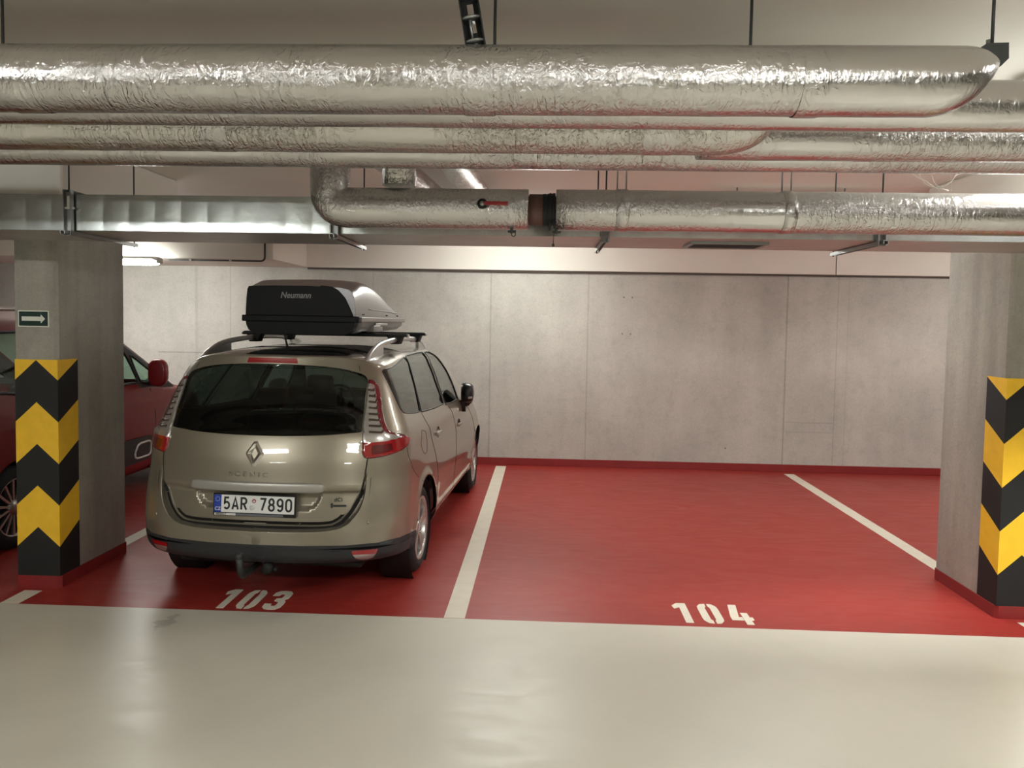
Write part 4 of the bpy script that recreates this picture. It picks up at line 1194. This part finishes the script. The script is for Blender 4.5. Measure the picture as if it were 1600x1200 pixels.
def strokes(mb, ch, x0, z0, w, h, sw, y0, y1):
    for st in GLY[ch]:
        P = [np.array((x0 + a * w, z0 + b * h)) for a, b in st]; L = []; Rr = []
        for i, p in enumerate(P):
            d0 = P[i] - P[i - 1] if i > 0 else P[1] - P[0]; d1 = P[i + 1] - P[i] if i < len(P) - 1 else P[-1] - P[-2]
            d0 = d0 / (np.linalg.norm(d0) + 1e-9); d1 = d1 / (np.linalg.norm(d1) + 1e-9)
            b = d0 + d1; b = b / (np.linalg.norm(b) + 1e-9); nn = np.array([-b[1], b[0]]); k = sw / 2 / max(.5, abs(b @ d0))
            L.append(p + nn * k); Rr.append(p - nn * k)
        n_ = len(P); vs = [(q[0], yy, q[1]) for yy in (y0, y1) for q in L + Rr]; m_ = 2 * n_
        fs = [(i, i + 1, n_ + i + 1, n_ + i) for i in range(n_ - 1)] + [(m_ + n_ + i, m_ + n_ + i + 1, m_ + i + 1, m_ + i) for i in range(n_ - 1)]
        mb.add(vs, fs)
for txt, xx in (('5AR', -.195), ('7890', .040)):
    ch = MB()
    for i_, c_ in enumerate(txt): strokes(ch, c_, xx + i_ * .0555, -.034, .036, .072, .0125, -.0094, -.0086)
    ch.build('characters', M_ink, fr, recalc=False)
ptext('country_code', 'CZ', -.254, -.042, .030, M_white2, .95, .0006, y=-.0100)
b = MB()
b.lathe([(-.0095, 0), (-.0095, .013), (-.0080, .013)], (-.0, 0, .022), 'y', 20); onplate(b, 'test_sticker', M_stick)
b = MB(); b.lathe([(-.0100, 0), (-.0100, .008), (-.0080, .008)], (.0, 0, .020), 'y', 20); b.lathe([(-.0095, 0), (-.0095, .016), (-.0080, .016)], (-.012, 0, -.020), 'y', 24)
onplate(b, 'registration_sticker', M_white2)
st2 = MB()
for k in range(12):
    t = 2 * PI * k / 12; st2.box(-.2365 + .013 * math.cos(t) - .0015, -.2365 + .013 * math.cos(t) + .0015, -.0100, -.0090, .028 + .013 * math.sin(t) - .0015, .028 + .013 * math.sin(t) + .0015)
onplate(st2, 'star_ring', M_white2)
onplate(MB().box(-.258, -.118, -.0072, -.0058, -.0725, -.0590), 'dealer_strip', M_white2)
onplate(MB().box(-.114, .190, -.0072, -.0058, -.0725, -.0590), 'grey_strip', M_greyprint)
ptext('dealer_name', 'RENAULT', -.246, -.0705, .0135, M_ink, 1.15, .0003, y=-.0076)

# bright handle strip, badge, lettering
def rear_pt(x, z, off=0.0):
    s = np.linspace(0, .34, 400); v = vz(s, z); P = skin(np.stack([s, v], 1)); i = np.argmin(np.abs(P[:, 0] - abs(x)))
    return Vector((x, P[i, 1] - off, z))
def rear_slope(z):
    a, b = rear_pt(.0, z - .01), rear_pt(.0, z + .01); return math.atan2(b.y - a.y, b.z - a.z)
hs = MB(); nxx = 40; vs = []; fs = []
for i in range(nxx + 1):                          # flat satin plate with rounded ends and a turned back lower lip
    x = -.434 + .868 * i / nxx; p = rear_pt(x, .79, 0).y
    e = min(1.0, min(i, nxx - i) / 1.2)
    for (z, off) in ((.736, -.030), (.738, .012), (.745, .0175), (.790, .013), (.797, .009), (.799, -.002)):
        zc = .768; vs.append((x, p - off, zc + (z - zc) * (.62 + .38 * e)))
for i in range(nxx):
    for k in range(5): fs.append((i * 6 + k, i * 6 + k + 1, (i + 1) * 6 + k + 1, (i + 1) * 6 + k))
fs += [tuple(range(6)), tuple(range(nxx * 6 + 5, nxx * 6 - 1, -1))]
hs.add(vs, fs, 0, True); hs.build('tailgate_strip', M_strip, tg)['label'] = 'satin silver strip above the plate'
# diamond badge
p = rear_pt(-.012, .972); sl_ = rear_slope(.972)
bd = MB(); out_ = [(-.012, .082), (.012, .082), (.062, .008), (.062, -.008), (.012, -.082), (-.012, -.082), (-.062, -.008), (-.062, .008)]; inn_ = [(-.001, .040), (.001, .040), (.022, .002), (.022, -.002), (.001, -.040), (-.001, -.040), (-.022, -.002), (-.022, .002)]
mid = [((a[0] + b[0]) / 2, (a[1] + b[1]) / 2) for a, b in zip(out_, inn_)]
n = 8
Vv = [(a, 0.004, b) for a, b in out_] + [(a, -.012, b) for a, b in mid] + [(a, -.004, b) for a, b in inn_]
Ff = [(i, (i + 1) % n, n + (i + 1) % n, n + i) for i in range(n)] + [(n + i, n + (i + 1) % n, 2 * n + (i + 1) % n, 2 * n + i) for i in range(n)]
bd.add(Vv, Ff); bo = bd.build('badge', M_chrome, car); bo.location = p; bo.rotation_euler = (-sl_, 0, 0); bo['label'] = 'chrome diamond badge'
MB().prism([(0, .038), (.020, 0), (0, -.038), (-.020, 0)], lambda a, b, d: (a, d, b), -.003, .002).build('badge_centre', M_paint, bo)
p = rear_pt(0, .838, .0035)
text_mesh('lettering', 'SCENIC', M_chrome, tg, Matrix.Translation((-.172, p.y, .832)) @ Matrix.Rotation(PI / 2 - rear_slope(.838), 4, 'X'), .040, .0025, 1.3, .0004, 0, 'LEFT', 1.62)
p = rear_pt(.49, .675, .006); a_ = math.radians(10)
Mx = Matrix.Translation((.490, p.y, .678)) @ Matrix.Rotation(a_, 4, 'Z') @ Matrix.Rotation(PI / 2, 4, 'X')
text_mesh('lettering', 'dCi', M_dsteel, tg, Mx, .034, .002, 1.0, .0003, 0, 'LEFT', 1.1)
el = MB()
el.box(-.018, -.006, -.003, .003, -.002, .030, bev=.0025); el.box(-.022, -.016, -.003, .003, .018, .022); el.box(-.004, .078, -.003, .003, .006, .018)
eo = el.build('model_tag', M_dsteel, tg); eo.location = (.488, p.y, .638); eo.rotation_euler = (0, 0, a_)
for x in (-.70, -.28, .28, .70):
    q = rear_pt(x, .545); MB().lathe([(-.003, 0), (-.003, .010), (.002, .011)], (0, 0, 0), 'y', 16).build('parking_sensor', M_paint, rb).location = q
# tow bar with socket
tb = MB().tube(fillet([(-.035, -.70, .235), (-.035, -.97, .225), (-.035, -1.0, .36)], .07), .020, 14)
tb.lathe([(0, .012), (.010, .022), (.026, .026), (.042, .020), (.050, .0)], (-.035, -1.0, .345), 'z', 20)
tb.build('tow_bar', M_dsteel, car)['label'] = 'black tow bar with ball'
so = MB(); so.lathe([(-.05, .0), (-.05, .034), (.0, .036), (.02, .028), (.02, 0)], (.075, -.80, .245), 'y', 20); so.lathe([(-.055, 0), (-.055, .012), (-.03, .012)], (.13, -.80, .245), 'y', 12)
so.box(.02, .14, -.79, -.74, .27, .30); so.build('tow_socket', M_blackmat, car)
# aerial
ae = MB().tube([(-.045, -.20, 1.60), (-.045, -.205, 1.63), (-.043, -.26, 1.705), (-.04, -.30, 1.735)], [.018, .009, .004, .003], 8); ae.build('aerial', M_blackmat, car)
MB().box(-.62, .62, -.62, 3.3, .20, .25, bev=.02).build('underbody', M_blackmat, car)

# ------------------------------------------------------------------ roof box and cross bars
def crossbar(y, label):
    e = empty('roof_crossbar', label, 'roof bar', CAR_LOC, CAR_ROT, 'roof cross bars')
    z = 1.708
    MB().tube([(-.665, y, z - .004), (-.655, y, z), (.655, y, z), (.665, y, z - .004)], .036, 16, flat=(1.0, .40)).build('bar', M_dsteel, e)
    for sd in (1, -1):
        x = sd * .575
        f = MB(); f.prism([(-.085, 0), (.062, 0), (.050, -.026), (.034, -.066), (-.045, -.066), (-.058, -.026)], lambda a, b, d: (x + a * sd * .9, y + d, z - .004 + b), -.048, .048)
        f.build('bar_foot', M_blackmat, e, bevel=.006)
        MB().tube([(sd * .664, y, z - .004), (sd * .672, y, z - .004)], .034, 14, flat=(1, .38)).build('bar_end_cap', M_satin, e)
crossbar(.47, 'rear cross bar on the roof rails of the beige car')
crossbar(1.17, 'front cross bar on the roof rails of the beige car')
M_boxlid = mat('roof_box_grey', rgb(108, 106, 108), .30, metal=.55, coat=.4, coat_rough=.2)
M_boxbase = mat('roof_box_base_grey', rgb(140, 138, 134), .42, metal=.3)
M_boxtext = mat('roof_box_lettering', rgb(128, 128, 128), .5)
M_boxblack = mat('roof_box_black', rgb(8, 8, 9), .5, spec=.2)
rbx = empty('roof_box', 'grey and black roof box on the cross bars of the beige car', 'roof box', CAR_LOC, CAR_ROT)
BX = -.022
_zt_lid = _itp([(-.02, 2.062), (.06, 2.078), (.22, 2.122), (.40, 2.130), (.62, 2.110), (.95, 2.045), (1.30, 1.958), (1.50, 1.892), (1.62, 1.842)])
def lid_ring(y, first=False):
    zt_ = float(_zt_lid(y)[0]); zb = 1.842
    t = (y + .02) / 1.64; taper = 1 - .10 * max(0, t - .55) / .45
    wb = .412 * taper; wt = (.385 - .05 * t) * taper
    h = zt_ - zb
    pts = [(-wb, 0)]
    right = [(wb, 0.0), (wb - .004, .25), (wb - (wb - wt) * .5, .62), (wt + .002, .80), (wt - .022, .90), (wt - .075, .955), (wt - .18, .985), (0, 1.0)]
    r = [(a, zb + b * h) for a, b in right]
    l = [(-a, zb + b * h) for a, b in [(wb, 0.0), (wb - .001, .25), (wb - .006, .62), (wb - .014, .88), (wb - .022, .95), (wb - .065, .972), (wb - .2, .99)]]
    # left shoulder is sharper seen from behind
    return [(BX + x, y, z) for x, z in r] + [(BX + x, y, z) for x, z in reversed(l)]
ys_ = [-.020, .0, .05, .12, .22, .33, .45, .6, .75, .9, 1.05, 1.2, 1.35, 1.48, 1.56, 1.60, 1.615]
rings = [lid_ring(y) for y in ys_]; n = len(rings[0])
lid = MB(); vs = [p for r_ in rings for p in r_]; fs = []
for i in range(len(rings) - 1):
    for k in range(n - 1): fs.append((i * n + k, i * n + k + 1, (i + 1) * n + k + 1, (i + 1) * n + k))
lid.add(vs, fs, 0, True)
lid.add(rings[-1], [tuple(range(n))]); lid.add(rings[0], [tuple(reversed(range(n)))])
lo_ = lid.build('lid', M_boxlid, rbx)
# raised crease on the flank and its rivets
fk = MB()
for sd in (1, -1):
    P = []
    for y in np.linspace(.33, 1.56, 12):
        r_ = lid_ring(float(y)); a, b = r_[1], r_[2]; zc = min(a[2] + .020, b[2]); x = a[0]
        P.append((BX + sd * (x - BX) + sd * .001, float(y), 1.842 + .062 - .020 * (float(y) - .33) / 1.23))
    fk.tube(P, .004, 6)
fk.build('flank_crease', M_boxbase, lo_)
rv = MB()
for y in (.16, .20, .86, .90, 1.34, 1.38):
    x = BX + .411 * (1 - .10 * max(0, (y + .02) / 1.64 - .55) / .45)
    rv.lathe([(-.002, .006), (.004, .005), (.004, 0)], (x, y, 1.863), 'x', 10)
rv.build('rivet', M_boxblack, lo_)
# black rear panel let into the lid
pan = [(-.408, 1.846), (-.403, 1.93), (-.396, 2.035), (-.385, 2.058), (-.20, 2.064), (.05, 2.064), (.150, 2.060), (.156, 2.068), (.235, 2.062), (.285, 2.035), (.335, 1.98), (.375, 1.90), (.398, 1.846)]
MB().prism(pan, lambda a, b, d: (BX + a, d, b), -.030, -.012).build('rear_panel', M_boxblack, rbx, bevel=.004)['label'] = 'black rear panel'
text_mesh('lettering', 'Neumann', M_boxtext, rbx, Matrix.Translation((BX - .145, -.031, 1.975)) @ RX, .062, .001, .93, .0011, .25, 'LEFT', 1.0)
# flange where lid and base meet
fg = MB()
def frame(z0, z1, inset, y0, y1, m=0):
    pass
poly = [(-.436 + BX, .0), (-.425 + BX, -.040), (.425 + BX, -.040), (.436 + BX, .0), (.436 + BX, .9), (.395 + BX, 1.62), (.36 + BX, 1.65), (-.36 + BX, 1.65), (-.395 + BX, 1.62), (-.436 + BX, .9)]
fg.prism(poly, lambda a, b, d: (a, b, d), 1.806, 1.844); fg.build('flange', M_boxbase, rbx, bevel=.006)
MB().prism([(-.440 + BX, .05), (-.440 + BX, -.02), (-.428 + BX, -.045), (.428 + BX, -.045), (.440 + BX, -.02), (.440 + BX, .05)], lambda a, b, d: (a, b, d), 1.802, 1.848).build('rear_flange_cap', M_boxblack, rbx, bevel=.006)
# base tub: grey sides, black rear end
def tub(y):
    t = max(0, (y - .9) / .72); k = 1 - .10 * t; lowz = 1.712 + .022 * sstep(np.array([(y - .12) / .2]))[0] + .03 * max(0, (y - 1.4) / .2)
    half = [(.408 * k, 1.808), (.402 * k, 1.775), (.385 * k, 1.740), (.355 * k, 1.720), (.30 * k, lowz)]
    return [(BX + x, y, max(z, lowz)) for x, z in half] + [(BX - x, y, max(z, lowz)) for x, z in reversed(half)]
for (ya, nm, m_, arr) in ((0, 'rear_base', M_boxblack, [-.030, -.02, .03, .075]), (1, 'base', M_boxbase, [.075, .2, .35, .6, .9, 1.2, 1.45, 1.58, 1.62])):
    b = MB(); R_ = [tub(y) for y in arr]; n = len(R_[0]); vs = [p for r_ in R_ for p in r_]; fs = []
    for i in range(len(R_) - 1):
        for k in range(n - 1): fs.append((i * n + k, i * n + k + 1, (i + 1) * n + k + 1, (i + 1) * n + k))
    b.add(vs, fs, 0, True); b.add(R_[0], [tuple(range(n))]); b.add(R_[-1], [tuple(reversed(range(n)))])
    b.build(nm, m_, rbx)
lk = MB().box(BX + .400, BX + .425, .50, .86, 1.778, 1.800, bev=.006); lk.build('side_latch', M_satin, rbx)
MB().box(BX + .36, BX + .43, .42, .62, 1.728, 1.782, bev=.008).box(BX + .37, BX + .415, .66, .74, 1.728, 1.77, bev=.006).build('mounting_claw', M_boxbase, rbx)
# ------------------------------------------------------------------ red high roofed car in the next bay
M_vred = mat('red_car_paint', rgb(116, 14, 20), .42, metal=.0, coat=.35, coat_rough=.08, spec=.3)
M_vtrim = mat('van_grey_plastic', rgb(46, 44, 44), .6, bump=(140, .1))
M_whiteedge = mat('white_trim_edge', rgb(205, 200, 196), .4)
M_vglass = glass_mat('van_glass', (.62, .78, .70))
VLOC = (-4.95, 5.75, 0)
van = empty('car', 'dark red high roofed car partly hidden behind the pillar with the arrow sign', 'car', VLOC, 0)
_vw = _itp([(.18, .80), (.26, .865), (.42, .893), (.7, .90), (.95, .895), (1.12, .875), (1.2, .86), (1.45, .80), (1.65, .745), (1.76, .69), (1.82, .60)])
_vroof = [(-.86, .30), (-.93, .42), (-.94, .75), (-.90, 1.12), (-.80, 1.55), (-.70, 1.76), (-.55, 1.815), (-.2, 1.835), (.6, 1.84), (1.1, 1.815), (1.42, 1.75), (1.62, 1.655), (2.0, 1.45), (2.4, 1.225), (2.62, 1.095), (2.75, 1.05), (3.15, .985), (3.42, .90), (3.58, .74), (3.62, .5), (3.58, .28), (3.50, .20), (-.80, .20)]
def vplan(y):           # how far the side draws in towards nose and tail
    y = np.asarray(y, float)
    return 1 - .055 * sstep((y - 1.6) / 2.0) ** 1.0 * 1.0 - .16 * sstep((y - 3.0) / .62) - .06 * sstep((-.55 - y) / .4)
def vside(y, z): return _vw(z)[..., 0] * vplan(y)
VO = {}
VO['front_window'] = [(.52, 1.165), (1.66, 1.155), (1.80, 1.16), (1.705, 1.40), (1.615, 1.50), (1.42, 1.60), (1.25, 1.655), (.95, 1.675), (.60, 1.680), (.53, 1.66)]
VO['corner_window'] = [(1.845, 1.16), (2.30, 1.125), (2.20, 1.19), (1.93, 1.345), (1.765, 1.425)]
VO['rear_window_side'] = [(-.70, 1.26), (-.10, 1.22), (.42, 1.18), (.44, 1.66), (.40, 1.68), (-.15, 1.675), (-.48, 1.64), (-.60, 1.58)]
VO['pillar_cover'] = [(1.80, 1.10), (2.66, 1.045), (2.60, 1.10), (2.38, 1.222), (1.98, 1.445), (1.62, 1.640), (1.42, 1.72), (1.30, 1.715), (1.45, 1.63), (1.64, 1.52), (1.735, 1.41)]
VO['door_trim'] = [(.62, .36), (1.96, .36), (2.02, .42), (2.02, .56), (1.96, .60), (.62, .60)]
VO['rear_trim'] = [(-.5, .20), (.60, .20), (.60, .36), (-.5, .36)]
def varch(y0):
    return [(y0 + .375 * math.cos(t), .325 + .375 * math.sin(t)) for t in np.linspace(-.45, PI + .45, 30)]
VO['arch_a'] = varch(0); VO['arch_b'] = varch(2.80)
for k in ('front_window', 'corner_window', 'rear_window_side', 'door_trim'): VO[k] = [tuple(p) for p in dens(VO[k], True, 3)]
VOUT = np.array([tuple(p) for p in dens(_vroof[:20], False, 4)] + _vroof[20:])
def build_van_side():
    P = []; g = []
    for z in np.arange(.22, 1.84, .035):
        for y in np.arange(-.9, 3.62, .05): g.append((y, z))
    g = np.array(g); q = g / SCL
    keep = sdist(VOUT / SCL, q) > .012
    for k in VO: keep &= np.abs(sdist(np.array(VO[k]) / SCL, q)) > .008
    P = [tuple(p) for p in g[keep]]; E = []
    for poly in [VOUT] + [np.array(VO[k]) for k in VO]:
        b = len(P); n = len(poly); P += [tuple(p) for p in poly]; E += [(b + i, b + (i + 1) % n) for i in range(n)]
    out = delaunay_2d_cdt([Vector(p) for p in P], E, [], 0, 1e-5)
    V = np.array([tuple(v) for v in out[0]]); T = np.array([tuple(f) for f in out[2] if len(f) == 3]); c = V[T].mean(1)
    ok = inside(VOUT, c); T = T[ok]; c = c[ok]
    part = np.full(len(T), 'body', dtype=object)
    for k in ['pillar_cover'] + [q for q in VO if q != 'pillar_cover']: part[inside(np.array(VO[k]), c)] = k
    return V, T, part
VV, VT, VPART = build_van_side()
VX = vside(VV[:, 0], VV[:, 1])
VX = VX + .006 * np.exp(-((VV[:, 1] - .93) / .04) ** 2)
# the outer edge rolls over into roof, bonnet and tail
edge_d = np.abs(sdist(VOUT / SCL, VV / SCL))
VX = VX - .07 * (1 - sstep(edge_d / .10)) ** 2
def van_part(names, nm, mt, parent, sides=(1, -1), off=0.0):
    names = [names] if isinstance(names, str) else names
    T = VT[np.isin(VPART, names)]; u, iv = np.unique(T, return_inverse=True); f = iv.reshape(-1, 3)
    vs = []; fs = []
    for sd in sides:
        k = len(vs); vs += [(sd * (VX[i] + off), VV[i, 0], VV[i, 1]) for i in u]
        fs += [tuple(k + a for a in (t if sd > 0 else t[::-1])) for t in f]
    m = MB(); m.add(vs, fs, 0, True); return m.build(nm, mt, parent, recalc=False)
vb = van_part('body', 'body_shell', M_vred, van)
# roof, bonnet and tail: strips across the car between both outlines
def across(pts, nm, mt, crown=.03, par=van):
    vs = []; fs = []; m = 13
    xs = np.array([float(vside(p[0], p[1])) - .07 for p in pts]); P = np.array(pts)
    for i, p in enumerate(P):
        t = P[min(i + 1, len(P) - 1)] - P[max(i - 1, 0)]; t = t / np.linalg.norm(t); nrm = np.array([-t[1], t[0]])
        for k in range(m):
            u = -1 + 2 * k / (m - 1); q = p + nrm * crown * (1 - u * u)
            vs.append((u * xs[i], q[0], q[1]))
    for i in range(len(P) - 1):
        for k in range(m - 1): fs.append((i * m + k, i * m + k + 1, (i + 1) * m + k + 1, (i + 1) * m + k))
    b = MB(); b.add(vs, fs, 0, True); return b.build(nm, mt, par)
o_ = VOUT[::-1]
def seg(y0, y1, top=True):
    return [p for p in VOUT if y0 <= p[0] <= y1 and p[1] > .25]
across([p for p in VOUT if p[0] < -.52 and p[1] > .25], 'tailgate', M_vred)
across([p for p in VOUT if -.56 <= p[0] <= 1.44 and p[1] > 1.3], 'roof', M_vred)
across([p for p in VOUT if 1.40 <= p[0] <= 2.64 and p[1] > .9], 'windscreen', M_vglass)
across([p for p in VOUT if p[0] >= 2.60 and p[1] > .25], 'bonnet', M_vred)
for sd in (1, -1):
    van_part('pillar_cover', 'pillar_cover', M_vtrim, van, (sd,))['label'] = 'dark grey windscreen pillar'
    van_part('door_trim', 'door_trim', M_vtrim, van, (sd,), off=.012)['label'] = 'dark grey door bumper strip'
    van_part('rear_trim', 'sill_trim', M_vtrim, van, (sd,), off=.004)
    van_part('front_window', 'front_window', M_vglass, van, (sd,)); van_part('corner_window', 'corner_window', M_vglass, van, (sd,))
    van_part('rear_window_side', 'side_window', M_vglass, van, (sd,))
def van_line(pts, nm, mt, r, sides=(1, -1), off=0.0, closed=False):
    P = np.array(pts, float)
    if closed: P = np.concatenate([P, P[:1]])
    x = vside(P[:, 0], P[:, 1]) + off; b = MB()
    for sd in sides: b.tube([(sd * x[i], P[i, 0], P[i, 1]) for i in range(len(P))], r, 8)
    return b.build(nm, mt, van)
for sd in (1, -1):
    van_line(VO['front_window'], 'window_seal', M_seal, .014, closed=True, sides=(sd,))
    van_line(VO['corner_window'], 'window_seal', M_seal, .012, closed=True, sides=(sd,))
    van_line(VO['rear_window_side'], 'window_seal', M_seal, .014, closed=True, sides=(sd,))
    van_line(dens([(1.66, .46), (1.67, .415), (1.72, .40), (1.93, .40), (1.97, .425), (1.97, .52), (1.93, .545), (1.78, .545), (1.71, .53)], True, 3), 'white_frame', M_whiteedge, .011, off=.014, closed=True, sides=(sd,))['label'] = 'white outline on the door strip'
    van_line([(.50, 1.15), (.49, .8), (.50, .25)], 'gap', M_groove, .004, sides=(sd,))
    van_line([(2.02, 1.08), (2.10, .8), (2.08, .45), (2.0, .25)], 'gap', M_groove, .004, sides=(sd,))
    van_line(dens([(.62, .99), (.70, 1.02), (.82, 1.02), (.86, .995)], False, 4), 'door_handle', M_vred, .016, off=.02, sides=(sd,))
for sd in (1, -1):
    mm = MB(); n = 16; vs = []; fs = []
    rw_ = [(-.06, .07, .115), (-.055, .09, .135), (-.02, .096, .142), (.03, .085, .13), (.07, .055, .09), (.085, .015, .03)]
    for dy, rx, rz in rw_:
        for k in range(n):
            t = 2 * PI * k / n; e = lambda c: math.copysign(abs(c) ** .7, c)
            vs.append((sd * 1.0 + e(math.cos(t)) * rx, 1.97 + dy, 1.245 + e(math.sin(t)) * rz))
    for i in range(len(rw_) - 1):
        for k in range(n): fs.append((i * n + k, i * n + (k + 1) % n, (i + 1) * n + (k + 1) % n, (i + 1) * n + k))
    fs.append(tuple(range(n)))
    mm.add(vs, fs, 0, True); mo = mm.build('door_mirror', M_vred, van)
    MB().box(sd * .905 - .002, sd * .905 + .002, 1.93, 2.03, 1.15, 1.34).build('mirror_glass', M_chrome, mo)
    MB().tube([(sd * .85, 2.02, 1.14), (sd * .97, 1.99, 1.15)], .04, 10).build('mirror_arm', M_vtrim, mo)
    MB().tube([(sd * .66, -.45, 1.80), (sd * .66, -.35, 1.862), (sd * .66, 1.0, 1.865), (sd * .66, 1.12, 1.80)], .017, 8).build('roof_rail', M_satin, van)
for y in (0, 2.80):
    for sd in (1, -1):
        t = MB().lathe([(-.09, .228), (-.1, .25), (-.096, .285), (-.07, .322), (.07, .322), (.096, .285), (.1, .25), (.09, .228)], (0, 0, 0), 'x', 56)
        wo = t.build('wheel', M_tyre, van); wo.location = (sd * .78, y, .322)
        r_ = MB(); f = sd
        r_.lathe([(f * .07, .228), (f * .088, .232), (f * .088, .218), (f * .03, .205), (-f * .06, .20)], (0, 0, 0), 'x', 56)
        for k in range(15):
            a = 2 * PI * k / 15; c_, s_ = math.cos(a), math.sin(a); nn = (-s_, c_)
            q = [(f * .072, c_ * .05 + nn[0] * .008, s_ * .05 + nn[1] * .008), (f * .072, c_ * .05 - nn[0] * .008, s_ * .05 - nn[1] * .008), (f * .082, c_ * .215 - nn[0] * .011, s_ * .215 - nn[1] * .011), (f * .082, c_ * .215 + nn[0] * .011, s_ * .215 + nn[1] * .011)]
            r_.add(q + [(p[0] - f * .02, p[1], p[2]) for p in q], [(0, 1, 2, 3), (7, 6, 5, 4), (0, 4, 5, 1), (1, 5, 6, 2), (2, 6, 7, 3), (3, 7, 4, 0)])
        r_.lathe([(f * .05, .06), (f * .078, .058), (f * .082, 0)], (0, 0, 0), 'x', 24)
        r_.build('alloy_rim', M_alloy, wo)
        MB().lathe([(f * .01, .15), (f * .02, .15), (f * .02, 0)], (0, 0, 0), 'x', 32).build('brake_disc', M_blackmat, wo)
        l_ = MB().lathe([(-f * .14, 0), (-f * .14, .37), (f * .09, .37)], (0, 0, 0), 'x', 40).build('wheel_arch_liner', M_blackmat, van); l_.location = (sd * .78, y, .325)
ins = MB().box(-.78, .78, -.8, 3.3, .22, .30).box(-.7, .7, -.75, -.1, .3, .95, bev=.05).box(-.7, .7, 2.05, 2.45, .5, 1.08, bev=.08)
for x in (-.4, .4):
    ins.box(x - .24, x + .24, 1.0, 1.14, .5, 1.18, bev=.05).box(x - .13, x + .13, 1.02, 1.11, 1.2, 1.38, bev=.04).box(x - .24, x + .24, 1.1, 1.6, .4, .55, bev=.05)
    ins.box(x - .24, x + .24, .05, .18, .5, 1.15, bev=.05).box(x - .13, x + .13, .07, .16, 1.18, 1.36, bev=.04)
ins.build('seats', M_seatm, van)
MB().box(-.30, .30, -.955, -.93, .90, 1.0).build('number_plate', M_plate, van)
for sd in (1, -1):
    MB().box(sd * .70 - .10, sd * .70 + .10, -.93, -.82, .95, 1.40, bev=.03).build('tail_lamp', M_redlens, van)
# ------------------------------------------------------------------ camera and world
cd_ = bpy.data.cameras.new('camera'); cam = bpy.data.objects.new('camera', cd_); COL.objects.link(cam)
Rm = Matrix(((0.99891424, -0.01950474, 0.04230722), (0.04324032, 0.05019841, -0.99780278), (0.01733813, 0.99854879, 0.05098729)))
cam.matrix_world = Matrix.Translation((0, 0, 1.83)) @ Rm.to_4x4()
cd_.sensor_fit = 'HORIZONTAL'; cd_.sensor_width = 36.0
cd_.lens = 36.0 * 1202.0 / 1600.0
cd_.shift_x = 0.0; cd_.shift_y = -(600 - 563.996) / 1600.0
cd_.clip_start = .02
SC.camera = cam
w_ = bpy.data.worlds.new('world'); SC.world = w_; w_.use_nodes = True
w_.node_tree.nodes['Background'].inputs['Color'].default_value = (.02, .018, .016, 1)
w_.node_tree.nodes['Background'].inputs['Strength'].default_value = 1.0
SC.view_settings.view_transform = 'Standard'
SC.view_settings.look = 'None'
SC.view_settings.gamma = 1.0
SC.view_settings.use_curve_mapping = False
SC.view_settings.exposure = 0.4
SC.cycles.max_bounces = 10
SC.cycles.transparent_max_bounces = 12
SC.cycles.sample_clamp_indirect = 6.0
SC.cycles.use_denoising = True
